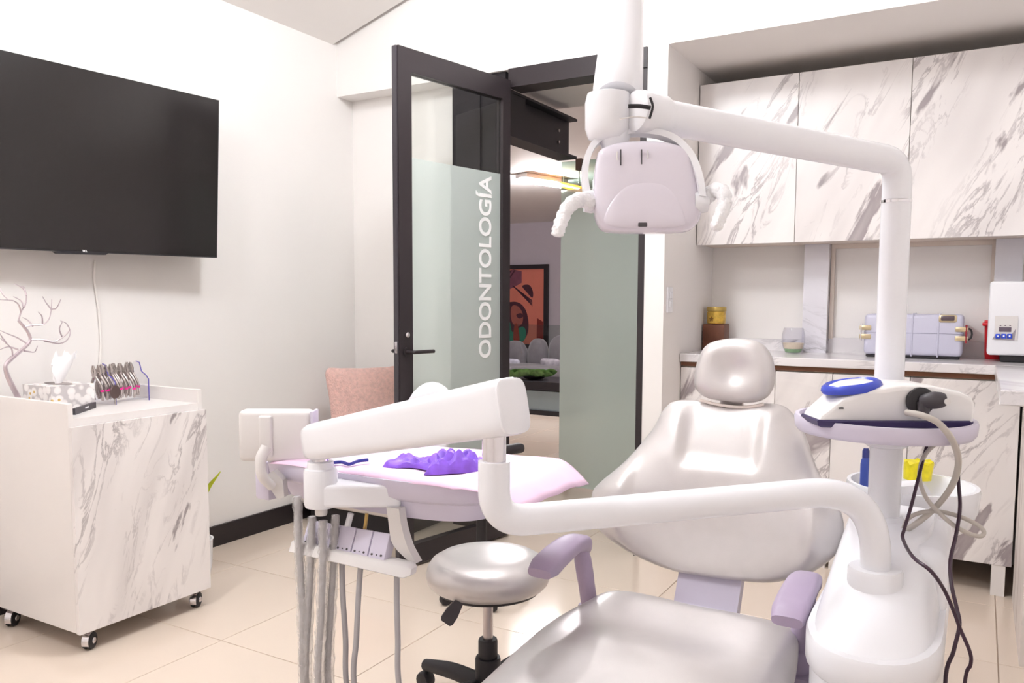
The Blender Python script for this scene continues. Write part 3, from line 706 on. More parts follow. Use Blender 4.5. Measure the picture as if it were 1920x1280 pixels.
# plier rack
r0 = pz(217, 759, CT); r1 = pz(279, 750, CT)
rd = (r1-r0).normalized(); RL = (r1-r0).length; rn = Vector((-rd.y, rd.x, 0))      # rn points to the wall
RD = .12
rk = empty('plier_rack', (r0+r1)/2+rn*RD/2)
PEDGE = mat('violet_edge', rgb(96, 84, 170), .3, var=.05)
prof = [(0, 0), (0, .085), (.012, .10), (.035, .115), (.045, .15), (.062, .155), (.078, .15), (.088, .115), (.108, .10), (RD, .085), (RD, 0)]
def rackpt(u, v, z): return r0+rd*u+rn*v+Vector((0, 0, z))
for u in (0, RL):
    pan = obj('end_panel', MB().prism([rackpt(u, a, b) for a, b in prof], rd*.004), ACRY, rk, False)
    obj('violet_edge', MB().tube([rackpt(u+.002, a, b) for a, b in prof[:6]], .0022, 6), PEDGE, pan)
for v, z in ((.008, .012), (RD-.008, .012), (.02, .06), (RD-.02, .06), (.06, .10)):
    obj('rod', MB().tube([rackpt(0, v, z), rackpt(RL, v, z)], .0032, 8), ACRY, rk)
tag(rk, 'clear acrylic plier rack with violet edges on the cart', 'rack')
PST = mat('plier_steel', rgb(196, 187, 184), .26, metal=.85, var=.15, scale=60); PINK = mat('pink_band', rgb(236, 40, 150), .45)
def plier_proto():
    r = empty('pliers', (0, 0, 0))
    for sg in (-1, 1):
        hp = cr([(0, sg*.004, .098), (0, sg*.010, .086), (0, sg*.024, .06), (0, sg*.027, .03), (0, sg*.020, .004)], 4)
        h = obj('handle', MB().tube(hp, [.0045]*4+[.005]*(len(hp)-4), 8), PST, r, local=True)
        obj('jaw', MB().tube([(0, -sg*.002, .098), (0, -sg*.008, .116), (0, -sg*.003, .138)], [.0065, .0055, .002], 7), PST, r, local=True)
        if sg < 0: obj('pink_band', MB().tube([(0, -.0262, .044), (0, -.0266, .037)], .0068, 8), PINK, h, local=True)
    obj('pivot', MB().lathe([(.008, -.006), (.009, 0), (.008, .006)], (0, 0, .100), frame_z((1, 0, 0)), 12), PST, r, local=True)
    return r
pp0 = plier_proto(); nP = 12
for i in range(nP):
    o = pp0 if i == 0 else copy_tree(pp0)
    u = -.024+(RL+.012)*(i/(nP-1))
    o.location = rackpt(u, .055+random.uniform(-.008, .008), .012+random.uniform(0, .006))
    o.rotation_euler = (random.uniform(-.05, .05), -.14+random.uniform(-.025, .025), math.atan2(rd.y, rd.x)+random.uniform(-.03, .03))
    tag(o, {0: 'steel pliers with a pink band outside the rack, behind the round gauge', nP-1: 'steel pliers with a pink band against the far end panel of the rack'}.get(i, 'steel pliers with a pink band in the row between the rack ends'), 'pliers', 'pliers in the acrylic rack')
mi = empty('round_mirror', rackpt(-.012, -.01, .02))
mc = rackpt(-.012, -.012, .052); Mm = frame_z(-rn)
obj('rim', MB().lathe([(.021, -.003), (.023, 0), (.021, .004), (.016, .004)], mc, Mm, 28, 1, 1.15), mat('bronze_rim', rgb(96, 78, 76), .4, .4), mi)
obj('face', MB().lathe([(.0, .0035), (.0165, .0035), (.0165, 0), (0, 0)], mc, Mm, 28, 1, 1.15), RUBG, mi)
obj('stem', MB().tube([mc-Vector((0, 0, .02)), mc-Vector((0, 0, .05))], .003, 8), PST, mi)
tag(mi, 'small dark round gauge leaning on the front of the plier rack', 'gauge')

# plant behind the cart
pl0 = Vector((2.19, 2.765, 0)); ppt = empty('potted_plant', pl0)
obj('pot', MB().lathe([(.05, 0), (.062, .02), (.078, .10), (.082, .20), (.086, .21), (.078, .21), (.07, .18), (0, .18)], pl0+Vector((.02, .06, 0)), None, 28), WPL, ppt)
LG = mat('lime_leaf', rgb(206, 216, 50), .45, var=.2, scale=20)
tipz = pX(413, 884, 2.25)
for dx, dy, hh, a in ((.055, -.02, None, 0), (.0, .08, .30, 1.2), (-.01, .12, .26, 2.4), (.03, .10, .33, .6)):
    b0 = pl0+Vector((.02, .06, .17)); tp = tipz if hh is None else b0+Vector((dx*1.0, dy, hh))
    md = (b0+tp)/2+Vector((-.01, .0, .06)); P = cr([b0, md, tp], 8); n = len(P)
    side = Vector((.45, -.85, 0)); ring = []
    for i, p_ in enumerate(P):
        t = i/(n-1); w_ = .013*math.sin(PI*min(.999, t*.86+.1))+.0006; ring.append([p_-side*w_, p_+Vector((0, 0, .0015)), p_+side*w_, p_-Vector((0, 0, .0015))])
    obj('leaf', MB().loft(ring), LG, ppt)
tag(ppt, 'potted plant with blade leaves behind the rolling cart', 'plant')

# ================================================================== BEHIND THE DOOR: white bench and pink pillow
bn = empty('bench', (3.44, 2.86, 0))
obj('seat', MB().rbox((3.44, 2.835, .27), (.50, .72, .34), .03, 3), mat('white_leather', rgb(238, 230, 226), .5, var=.02), bn)
obj('plinth', MB().box((3.24, 2.52, 0), (3.66, 3.15, .10)), RUB, bn, False)
tag(bn, 'white upholstered bench with a black plinth behind the glass door', 'bench')
PK = mat('pink_pile', rgb(240, 196, 186), .95, var=.15, scale=55, bump=1.0, bscale=120, sheen=.3)
pn = Vector((-.55, -.80, .22)).normalized()
po = []
for x, y in ((611, 694), (640, 690), (680, 690), (722, 688), (748, 690), (752, 740), (750, 800), (745, 831), (700, 834), (660, 834), (626, 831), (622, 790), (617, 745)): po.append(ppl(x, y, Vector((3.40, 2.93, .65)), pn))
pk = obj('pillow', cushion(cr(po, 4, True), pn, .055, .055, rings=8, ex=2.2), PK); tag(pk, 'pale pink shaggy pillow standing on the white bench', 'pillow')

# white office chair between door and stool
_oc = pX(903, 900, 2.75); WX, WY = _oc.x, _oc.y
oc = empty('office_chair', (WX, WY, 0))
cp = pX(806, 716, 2.9); bcz = cp.z-.17
bp = [Vector((2.9+.02*math.sin(t), cp.y, bcz))+Vector((.5*.12*math.cos(t), -.866*.12*math.cos(t), .17*math.sin(t))) for t in [k*2*PI/24 for k in range(24)]]
obj('backrest', cushion(bp, (-.866, -.5, .1), .018, .02, rings=6), WPL, oc)
obj('back_post', MB().tube(cr([(2.93, cp.y, bcz-.06), (2.97, cp.y-.06, .44), (WX, WY, .41)], 5), .016, 10), RUB, oc)
obj('seat', MB().rbox((WX, WY, .42), (.30, .30, .05), .02, 3, Matrix.Rotation(.5, 3, 'Z')), RUBG, oc)
ap = pX(952, 843, 2.75)
obj('armrest', MB().rbox(ap, (.16, .05, .04), .018, 3, Matrix.Rotation(-.3, 3, 'Z')), RUB, oc)
obj('armrest_post', MB().tube(cr([ap-Vector((0, 0, .01)), ap-Vector((-.02, -.05, .14)), Vector((WX, WY-.1, .41))], 5), .012, 8), RUB, oc)
obj('gas_lift', MB().tube([(WX, WY, .40), (WX, WY, .10)], .022, 12), RUB, oc)
for k in range(5):
    a = k*2*PI/5+.2; e_ = Vector((WX+.17*math.cos(a), WY+.17*math.sin(a), .065))
    obj('foot', MB().tube([Vector((WX, WY, .10)), e_], [.02, .013], 8), RUB, oc)
    obj('wheel', MB().lathe([(0, -.012), (.024, -.012), (.026, 0), (.024, .012), (0, .012)], e_-Vector((0, 0, .039)), frame_z((math.sin(a), -math.cos(a), 0)), 14), RUB, oc)
tag(oc, 'white round-backed office chair with a black arm pad by the door', 'chair')

# ================================================================== STOOL
SX, SY = 1.935, 1.195; SZ = .395
so = empty('stool', (SX, SY, 0))
R_ = .178
obj('seat', MB().lathe([(0, SZ+.098), (.05, SZ+.0975), (.10, SZ+.095), (.14, SZ+.088), (.163, SZ+.074), (.174, SZ+.056), (R_, SZ+.036), (.174, SZ+.018), (.163, SZ+.006), (.148, SZ), (0, SZ)], (SX, SY, 0), None, 64), SILV, so, ang=80)
obj('seat_pan', MB().lathe([(.155, SZ+.004), (.15, SZ-.006), (.06, SZ-.012), (.03, SZ-.03), (0, SZ-.03)], (SX, SY, 0), None, 48), RUB, so)
obj('piston', MB().tube([(SX, SY, SZ-.02), (SX, SY, .20)], .0145, 18), BRUSH, so)
obj('sleeve', MB().lathe([(.0265, .15), (.028, .155), (.028, .232), (.026, .238), (.016, .238)], (SX, SY, 0), None, 24), RUB, so)
obj('column', MB().lathe([(.03, .06), (.037, .07), (.037, .178), (.035, .184), (.027, .184)], (SX, SY, 0), None, 24), RUB, so)
lv = cr([(SX, SY, SZ-.02), pd(886, 1082, 2.2), pd(880, 1105, 2.2), pd(862, 1130, 2.19)], 5)
obj('lever', MB().tube(lv, .0042, 8), RUB, so)
Lv0, Lv1 = pd(864, 1124, 2.19), pd(836, 1166, 2.18); lx = (Lv1-Lv0).normalized(); ly = CF.copy(); lz = lx.cross(ly).normalized()
obj('lever_paddle', MB().loft([[Lv0+lx*(Lv1-Lv0).length*t+lz*(w_*c)+ly*(.006*d) for c, d in ((-1, -1), (1, -1), (1, 1), (-1, 1))] for t, w_ in ((0, .010), (.1, .012), (.6, .019), (.92, .019), (1.02, .014))]), RUBG, so, False)
for k in range(5):
    a = k*2*PI/5+2.62; e_ = Vector((SX+.27*math.cos(a), SY+.27*math.sin(a), .075))
    ft = obj('foot', MB().tube(cr([(SX, SY, .095), (SX+.14*math.cos(a), SY+.14*math.sin(a), .095), e_], 4), [.030, .028, .027, .026, .025, .024, .022, .02, .018], 10), RUB, so)
    obj('wheel', MB().lathe([(0, -.02), (.024, -.018), (.028, -.008), (.028, .008), (.024, .018), (0, .02)], e_-Vector((0, 0, .047)), frame_z((math.sin(a), -math.cos(a), 0)), 16), RUB, ft)
tag(so, 'round silver-grey dentist stool with a black five-star base', 'stool')

# ================================================================== DENTAL CHAIR
YC = .565
ch = empty('dental_chair', (1.55, YC, 0))
# backrest: outline on a reclined plane
bp0 = Vector((2.03, YC, .70)); bn_ = Vector((-1, 0, .33)).normalized()
bo = [(1268, 753), (1311, 752), (1373, 764), (1436, 757), (1471, 762), (1490, 780), (1510, 815), (1533, 881), (1564, 932), (1580, 971), (1581, 1010), (1561, 1045), (1521, 1073), (1471, 1088), (1432, 1092), (1373, 1087), (1315, 1079), (1268, 1071), (1217, 1053), (1166, 1026), (1125, 993), (1113, 955), (1113, 926), (1126, 907), (1178, 862), (1225, 807), (1246, 770)]
outl = cr([ppl(x, y, bp0, bn_) for x, y in bo], 4, True)
pu = Vector((0, 1, 0)); pv = bn_.cross(pu)*-1
if pv.z < 0: pv = -pv
def bfeat(q):
    d = q-bp0; u = d.dot(pu); v = d.dot(pv); f = 0
    f -= .022*math.exp(-(u/.17)**2)*max(0, min(1, (.10-v)/.18))              # lumbar hollow
    f += .020*(1/(1+math.exp(-(abs(u)-.225)/.006)))*math.exp(-((v+.02)/.13)**4)   # side bolsters
    f -= .014*(1/(1+math.exp((abs(u)-.10)/.006)))*(1/(1+math.exp(-(v-.09)/.008)))   # neck panel pressed in
    return f
obj('backrest', cushion(outl, bn_, .05, .045, bfeat, 34, 3.2), SILV, ch, ang=80)
# headrest
hn = Vector((-1, 0, .12)).normalized(); hp0 = Vector((2.10, YC, 1.03))
ho = [(1330, 645), (1360, 636), (1395, 635), (1428, 644), (1446, 668), (1452, 700), (1447, 730), (1430, 749), (1400, 755), (1360, 752), (1325, 745), (1306, 727), (1305, 700), (1313, 668)]
hcen = ppl(1378, 695, hp0, hn)
def hfeat(q):
    d = q-hcen; u = d.y; v = d.z
    return -.020*math.exp(-((u/.055)**2+((v-.0)/.05)**2))
obj('headrest', cushion(cr([ppl(x, y, hp0, hn) for x, y in ho], 5, True), hn, .045, .05, hfeat, 22, 3.0), SILV, ch, ang=80)
hb = ppl(1373, 752, Vector((2.12, YC, 1)), hn)
pip = cr([ppl(x, y, Vector((2.085, YC, .95)), hn) for x, y in ((1312, 750), (1345, 758), (1385, 763), (1415, 761), (1432, 757))], 5)
obj('piping', MB().tube(pip, .004, 8), mat('cream_piping', rgb(236, 222, 214), .5), ch)
obj('headrest_post', MB().rbox((2.15, YC, .92), (.02, .06, .22), .006, 2), BRUSH, ch)
# link between seat and back
lk_ = []
for x, z in ((1.90, .40), (1.945, .455), (1.985, .53), (2.03, .66)):
    lk_.append([Vector((x, YC+t, z)) for t in (-.080, .080)]+[Vector((x+.03, YC+t, z-.01)) for t in (.080, -.080)])
obj('back_link', MB().loft(lk_), LAV, ch, False)
# seat and leg rest: one long pad
sh = [(1.875, -.205), (1.885, -.10), (1.882, 0), (1.890, .10), (1.885, .19), (1.850, .235), (1.76, .252), (1.62, .268), (1.45, .262), (1.25, .245), (1.05, .235), (.92, .20), (.89, 0), (.92, -.20), (1.05, -.235), (1.25, -.255), (1.45, -.270), (1.62, -.272), (1.76, -.258), (1.845, -.240)]
so_ = cr([Vector((x, YC+y, .45)) for x, y in sh], 4, True)
def sfeat(q):
    u = q.y-YC; x = q.x
    f = -.020*math.exp(-(u/.16)**4)*math.exp(-((x-1.70)/.13)**2)
    f += .018*math.exp(-((x-1.48)/.10)**2)*math.exp(-(u/.17)**4)
    f += .012*(1/(1+math.exp(-(x-1.82)/.02)))
    return f
obj('seat', cushion(so_, (0, 0, 1), .055, .06, sfeat, 30, 3.4), SILV, ch, ang=80)
lo = cr([Vector((x, YC+y, .43)) for x, y in ((.885, -.18), (.9, 0), (.885, .18), (.8, .215), (.6, .21), (.44, .19), (.38, .12), (.37, 0), (.38, -.12), (.44, -.19), (.6, -.21), (.8, -.215))], 3, True)
obj('leg_rest', cushion(lo, (-.1, 0, 1), .05, .04, None, 12, 3.4), SILV, ch, ang=80)
obj('seat_frame', MB().rbox((1.35, YC, .375), (.95, .36, .06), .02, 3), LAV, ch)
obj('lift_arm', MB().loft([[Vector((x+dx, YC+dy, z)) for dx, dy in ((-.07, -.1), (.07, -.1), (.07, .1), (-.07, .1))] for x, z in ((1.45, .35), (1.52, .22), (1.48, .10))]), WPL, ch)
obj('base', MB().rbox((1.42, YC, .055), (.85, .42, .11), .03, 3), WPL, ch)
# armrests
def armrest(pts, hw, root, post, nm='armrest'):
    """pts: centre line of the pad, hw: half widths, sections are rounded slabs"""
    P = cr(pts, 4); n = len(P); rings = []
    for i, p_ in enumerate(P):
        t = (P[min(i+1, n-1)]-P[max(i-1, 0)]).normalized(); sd = Vector((0, 1, 0)); sd = (sd-t*sd.dot(t)).normalized(); up = t.cross(sd)
        if up.z < 0: up = -up
        f = i/(n-1)*(len(hw)-1); k = min(int(f), len(hw)-2); w_, th = [hw[k][j]+(hw[k+1][j]-hw[k][j])*(f-k) for j in (0, 1)]
        rings.append([p_+sd*(w_*math.copysign(abs(math.cos(a))**.55, math.cos(a)))+up*(th*math.copysign(abs(math.sin(a))**.7, math.sin(a))) for a in [j*2*PI/20 for j in range(20)]])
    return MB().loft(rings)
for sy, ya_ in ((1, YC+.288), (-1, YC-.262)):
    dz_ = .0 if sy > 0 else .0
    pad = [(1.605, ya_, .588), (1.635, ya_, .596), (1.70, ya_, .608), (1.77, ya_, .614), (1.825, ya_, .603), (1.85, ya_, .582)]
    a_ = obj('armrest', armrest(pad, [(.030, .012), (.036, .022), (.036, .020), (.034, .019), (.03, .022), (.02, .014)], None, None), PURP, ch)
    obj('armrest_post', MB().tube(cr([(1.825, ya_, .60), (1.832, ya_-sy*.004, .56), (1.838, ya_-sy*.012, .50), (1.842, ya_-sy*.02, .44)], 4), [.020]*4+[.022]*4+[.021]*5, 14), PURP, a_)
    obj('armrest_socket', MB().lathe([(.034, 0), (.036, .03), (.030, .055), (.021, .058)], (1.842, ya_-sy*.022, .385), None, 20), PURP, a_)
    obj('armrest_bracket', MB().rbox((1.83, ya_-sy*.05, .375), (.07, .14, .035), .01, 2), PURP, a_)
tag(ch, 'reclining dental chair in silver leatherette with mauve armrests', 'dental chair')

# ================================================================== SIDE UNIT (white body beside the chair)
UX, UY = 1.70, .148
un = empty('dental_unit', (UX, UY, 0))
def dshape(x0, x1, hw, z, yc=UY, n=16, p=2.3):
    """plan of the body: rounded nose towards the camera, straight back"""
    pts = []
    L = .20
    for k in range(n+1):
        a = -PI/2+PI*k/n
        c, s_ = math.cos(a), math.sin(a)
        pts.append(Vector((x0+L-L*abs(c)**(2/p), yc+hw*math.copysign(abs(s_)**(2/p), s_), z)))
    pts += [Vector((x1-.03, yc+hw, z)), Vector((x1, yc+hw-.03, z)), Vector((x1, yc-hw+.03, z)), Vector((x1-.03, yc-hw, z))]
    return pts
def dz(ps, f): return [Vector((p_.x, p_.y, f(p_))) for p_ in ps]
obj('body', MB().loft([dshape(1.445, 2.08, .110, z) for z in (.02, .05, .555)]), WPL, un, ang=50)
obj('rim', MB().loft([dshape(1.437-.004*k, 2.085, .114+.003*k, z) for k, z in ((0, .552), (1, .557), (1, .602), (0, .610))]), WPL, un, ang=50)
hood = []
for t in (0, .04, .5, .93, 1):
    hood.append(dshape(1.455+.30*t, 2.07, .104-.022*t, .610+.130*min(1, t*1.02)**.85, UY+.004*t))
obj('hood', MB().loft(hood), WPL, un, ang=50)
obj('side_cover', MB().rbox((1.90, UY-.072, .655), (.30, .085, .15), .03, 3), WPL, un)
AX, AY = 1.640, .152
obj('arm_collar', MB().lathe([(.046, .64), (.049, .645), (.049, .708), (.046, .714), (.028, .714)], (AX, AY, 0), None, 36), WPL, un)
obj('post_collar', MB().lathe([(.042, .70), (.042, .742), (.038, .75), (.02, .75)], (1.918, .166, 0), None, 30), WPL, un)
obj('switch_block', MB().rbox(pd(1708, 1010, 1.74), (.05, .05, .06), .008, 2), mat('ivory_plastic', rgb(234, 226, 216), .4), un)
# cuspidor
bc = pd(1708, 938, 2.06); BZ = bc.z
cb_ = obj('spittoon_bowl', MB().lathe([(.03, -.10), (.09, -.085), (.135, -.05), (.150, -.01), (.154, .035), (.152, .046), (.143, .046), (.138, .03), (.12, -.02), (.06, -.05), (0, -.055)], (bc.x, bc.y, BZ), None, 48), WPL, un)
obj('bowl_stand', MB().loft([[Vector((bc.x+dx*s_, bc.y+dy*s_, z)) for dx, dy in ((-.07, -.07), (.07, -.07), (.07, .07), (-.07, .07))] for z, s_ in ((.0, 1), (BZ-.2, .9), (BZ-.09, .55))]), WPL, un, False)
rp_ = [pd(x, y, 1.93) for x, y in ((1690, 912), (1735, 908), (1744, 920), (1746, 1045), (1690, 1045))]
obj('bowl_riser', MB().prism(rp_, Vector((.866, .5, 0))*.05), WPL, un, False)
tag(un, 'white dental unit body with spittoon bowl beside the dental chair', 'dental unit')
bb = pd(1623, 866, 2.12)
bt = empty('spray_bottle', (bb.x, bb.y, BZ-.02))
BLU = mat('blue_plastic', rgb(66, 86, 170), .3, var=.08)
zb0 = BZ-.01; sc = (pd(1623, 845, 2.12).z-zb0)
obj('bottle', MB().lathe([(.011, 0), (.0125, .004), (.0125, sc*.72), (.011, sc*.8), (.008, sc*.86)], (bb.x, bb.y, zb0), None, 16), BLU, bt)
obj('cap', MB().lathe([(.009, sc*.86), (.009, sc), (.006, sc*1.06), (0, sc*1.06)], (bb.x, bb.y, zb0), None, 16), mat('navy_cap', rgb(48, 56, 120), .35), bt)
tag(bt, 'small blue bottle standing in the spittoon bowl', 'bottle')
yb_ = pd(1722, 877, 2.14)
ring = []
for k in range(5):
    t = k/4; ring.append([yb_+Vector((0, 0, -.030+.046*t))+CR*(.034*(1+.08*t)*math.copysign(abs(math.cos(a))**.7, math.cos(a))*(1+.06*math.sin(3*a+2*t)))+Vector((.866, .5, 0))*(.028*math.sin(a)) for a in [j*2*PI/18 for j in range(18)]])
ring[-1] = [p_+Vector((0, 0, .006*math.sin(2.1*i))) for i, p_ in enumerate(ring[-1])]
yc_ = obj('yellow_cup', MB().loft(ring, True), mat('yellow_plastic', rgb(240, 222, 30), .3, var=.2, scale=50)); tag(yc_, 'crumpled bright yellow plastic cup at the spittoon bowl', 'cup')

# ================================================================== DELIVERY ARM AND INSTRUMENT TABLE
E1 = Vector((1.152, .700, 0))
ar = empty('instrument_table', (AX, AY, .66))
zt_ = .838
hdir = (E1-Vector((AX, AY, 0))).normalized()
def bend(p0, p1, p2, r, n=10):
    a = (p0-p1).normalized(); b = (p2-p1).normalized(); out = []
    s_ = p1+a*r; e_ = p1+b*r
    for i in range(n+1):
        t = i/n; out.append(s_*(1-t)**2+p1*2*t*(1-t)+e_*t*t)
    return out
A0 = Vector((AX, AY, .66)); A1 = Vector((AX, AY, zt_+.030)); A2 = Vector((E1.x, E1.y, zt_)); A3 = Vector((E1.x, E1.y, .944))
path = [A0]+bend(A0, A1, A2, .145, 14)+bend(A1, A2, A3, .058, 10)+[A3]
obj('swing_tube', MB().tube(path, .0272, 28), WPL, ar, ang=60)
obj('chrome_pivot', MB().tube([A3-Vector((0, 0, .01)), A3+Vector((0, 0, .045))], .0205, 24), CHROME, ar)
# balance arm: a tall rounded box beam
F0 = pd(601, 876, 1.76)
Na = Vector((E1.x, E1.y, 1.026)); Fa = Vector((F0.x, F0.y, .908))
adir = (Fa-Na).normalized(); aside = Vector((-adir.y, adir.x, 0)).normalized(); aup = adir.cross(aside); aup = aup if aup.z > 0 else -aup
n0 = Na-adir*.045; n1 = Fa+adir*.035
def asec(c, w_, h_, e=.48):
    return [c+aside*(w_*math.copysign(abs(math.cos(a))**e, math.cos(a)))+aup*(h_*math.copysign(abs(math.sin(a))**e, math.sin(a))) for a in [j*2*PI/32 for j in range(32)]]
LA = (n1-n0).length; rings = []
for t, w_, h_ in ((0, .033, .045), (.01, .036, .048), (.03, .036, .048), (.5, .035, .0445), (.90, .034, .041), (.955, .0335, .040), (.985, .031, .036), (1.0, .024, .027)):
    rings.append(asec(n0+(n1-n0)*t+aup*(.006*(1-t)), w_, h_, .48))
obj('balance_arm', MB().loft(rings), WPL, ar, ang=60)
ec = n0+aup*.006
obj('end_cap', MB().loft([asec(ec-adir*d, w_, h_) for d, w_, h_ in ((0, .0345, .0465), (.004, .034, .046), (.0065, .030, .042))]), WPL, ar, ang=50)
for px_, py_ in ((885, 806), (901, 803), (574, 849)):
    q = ppl(px_, py_, n0-aside*.036, aside); q = q if (q-CO).length < 4 else n0
    obj('screw', MB().lathe([(.0055, 0), (.0055, .002), (0, .002)], q+aside*(-.0005 if aside.dot(CF) > 0 else .0005), frame_z(-aside if aside.dot(CF) > 0 else aside), 12), CHROME, ar)
Pz = .868
obj('chrome_pivot', MB().tube([Vector((F0.x, F0.y, Pz-.02)), Vector((F0.x, F0.y, Pz+.03))], .0185, 22), CHROME, ar)
# pivot housing with bracket under the table
TZ = .83
obj('pivot_housing', MB().lathe([(.034, .765), (.0365, .772), (.0365, .842), (.034, .848), (.029, .850), (.028, .864), (.0, .864)], (F0.x, F0.y, 0), None, 30), WPL, ar)
bk1 = Vector((1.40, 1.09, 0)); bd = (bk1-Vector((F0.x, F0.y, 0))).normalized(); bs = Vector((-bd.y, bd.x, 0)); f0 = Vector((F0.x, F0.y, 0))
obj('bracket', MB().prism([f0+bs*.034+Vector((0, 0, .768)), bk1+bs*.05+Vector((0, 0, .768)), bk1-bs*.05+Vector((0, 0, .768)), f0-bs*.034+Vector((0, 0, .768))], (0, 0, .05)), WPL, ar, False)
bevel(ar.children[-1] if False else [o for o in ar.children if o.name.startswith('bracket')][0], .008, 3)
# table: shallow tray, seen edge-on
def plan(pts, z): return [Vector((x, y, z)) for x, y in pts]
tp = cr([Vector((x, y, 0)) for x, y in ((1.362, 1.43), (1.345, 1.25), (1.345, 1.05), (1.372, .92), (1.43, .86), (1.56, .835), (1.66, .86), (1.70, .98), (1.70, 1.2), (1.70, 1.43), (1.66, 1.50), (1.42, 1.50))], 5, True)
tp = [(p_.x, p_.y) for p_ in tp]; tcx, tcy = 1.53, 1.16
def sc_(k): return [(tcx+(x-tcx)*k, tcy+(y-tcy)*k) for x, y in tp]
obj('tray_top', MB().loft([plan(sc_(.93), TZ-.045), plan(sc_(.985), TZ-.036), plan(sc_(1), TZ-.008), plan(sc_(.995), TZ), plan(sc_(.96), TZ), plan(sc_(.94), TZ-.006)]), LAV, ar, ang=50)
obj('tray_base', MB().loft([plan(sc_(.70), TZ-.092), plan(sc_(.84), TZ-.085), plan(sc_(.90), TZ-.045)]), LAV, ar, ang=50)
# film viewer on the left end
Vc = pd(520, 815, 1.93); vx = CR.copy(); vx.z = 0; vx.normalize(); vy = Vector((-vx.y, vx.x, 0))
MV = axes(vx, vy, Vector((0, 0, 1)))
vw = obj('film_viewer', MB().rbox(Vc, (.172, .05, .122), .012, 3, MV), GREYP, ar)
obj('viewer_spine', MB().rbox(Vc-vy*.026-vx*.02, (.032, .012, .10), .006, 3, MV), GREYP, vw)
obj('viewer_edge', MB().rbox(Vc+vx*.089, (.008, .054, .12), .003, 2, MV), LAV, vw)
hpts = [pd(x, y, d) for x, y, d in ((500, 838, 1.85), (489, 862, 1.84), (492, 892, 1.84), (510, 912, 1.86))]
obj('grip', MB().tube(cr(hpts, 5), [.013]*6+[.012]*6+[.011]*4, 14), GREYP, ar)
gl_ = [pd(x, y, 1.87) for x, y in ((494, 895), (512, 882), (530, 900), (533, 932), (520, 936), (506, 915))]
obj('grip_lever', MB().prism(gl_, CF*.035), GREYP, ar, False)
obj('console_end', MB().rbox((1.50, 1.515, TZ-.06), (.22, .05, .10), .01, 2), LAV, ar)
# handpiece rail
r_a = pd(640, 1014, 1.80); r_b = pd(772, 1038, 1.72); rdv = (r_b-r_a).normalized(); rdv.z = 0; rdv.normalize(); rin = Vector((-rdv.y, rdv.x, 0))
rin = rin if rin.dot(CF) > 0 else -rin
rup = (Vector((0, 0, 1))*.9+rin*.42).normalized(); rout = rdv.cross(rup); rout = rout if rout.dot(CF) < 0 else -rout
MR = axes(rdv, -rout, rup)
r_c = pd(560, 1018, 1.84)
for k in range(5):
    tcen = r_a+rdv*(.018+.045*(k-2))+Vector((0, 0, -.018 if False else 0)); tcen.z = r_a.z+(r_b.z-r_a.z)*((.018+.045*(k-2))/.15)
    hm = obj('handpiece_holder', MB().rbox(tcen+rup*.0, (.0435, .028, .066), .004, 2, MR), LAV, ar)
    for d_, rr in ((-.012, .0025), (0, .0015), (.012, .0025)):
        obj('dot', MB().lathe([(rr, 0), (rr, .0012), (0, .0012)], tcen+rout*.0142-rup*.016+rdv*d_, frame_z(rout), 10), RUBG, hm)
    obj('slot', MB().rbox(tcen+rout*.014-rup*.030, (.010, .002, .004), .0006, 1, MR), RUB, hm)
hook = [pd(x, y, 1.74) for x, y in ((742, 950), (748, 990), (757, 1022), (780, 1052))]
obj('rail_hanger', MB().loft([[p_+rdv*(w_*a)+rin*(.012*b) for a, b in ((-1, -1), (1, -1), (1, 1), (-1, 1))] for p_, w_ in zip(cr(hook, 3), (.016, .016, .016, .017, .018, .019, .018, .016, .012, .008))]), GREYP, ar)
rb0 = r_a-rdv*.12-rup*.040+Vector((0, 0, .018)); rb1 = r_b+rdv*.014-rup*.034; rbd = (rb1-rb0).normalized()
obj('rail_bar', MB().loft([[p_+rup*(.013*k*a)+rin*(.02*k*b) for a, b in ((-1, -.8), (-.8, -1), (.8, -1), (1, -.8), (1, .8), (.8, 1), (-.8, 1), (-1, .8))] for p_, k in ((rb0, .6), (rb0+rbd*.006, 1), (rb1-rbd*.012, 1), (rb1, .55))]), GREYP, ar)
GOLDM = mat('brass_rod', rgb(190, 158, 96), .3, metal=.8)
obj('handpiece', MB().tube([pd(688, 962, 1.79), pd(683, 998, 1.79)], .004, 10), GOLDM, ar)
obj('handpiece', MB().tube([pd(658, 962, 1.80), pd(650, 992, 1.80)], .007, 10), WPL, ar)
def hose(pts, d, r, nm, m, tail=True):
    P = [pd(x, y, dd) for (x, y), dd in zip(pts, d)]
    if tail:
        l = P[-1]; P += [Vector((l.x+.02, l.y-.02, .16)), Vector((l.x+.06, l.y-.06, .06)), Vector((l.x+.18, l.y-.2, .03)), Vector((1.50, .80, .035))]
    return obj(nm, MB().tube(cr(P, 6), r, 10), m, ar)
for pts, d in (([(641, 1052), (643, 1120), (648, 1200), (650, 1285)], 1.79), ([(676, 1060), (672, 1120), (668, 1200), (664, 1285)], 1.77), ([(744, 1068), (744, 1130), (746, 1200), (748, 1285)], 1.73)):
    hose(pts, [d]*4, .0062, 'hose', HOSE)
SLV = mat('crinkled_sleeve', rgb(250, 244, 242), .2, bump=1.0, bscale=90, alpha=.3, var=.08, scale=60)
hs = (([(557, 930), (561, 1030), (567, 1140), (570, 1285)], 1.80), ([(585, 968), (583, 1050), (578, 1150), (574, 1285)], 1.80), ([(606, 975), (605, 1060), (602, 1160), (597, 1285)], 1.77), ([(629, 965), (625, 1060), (619, 1160), (616, 1285)], 1.79))
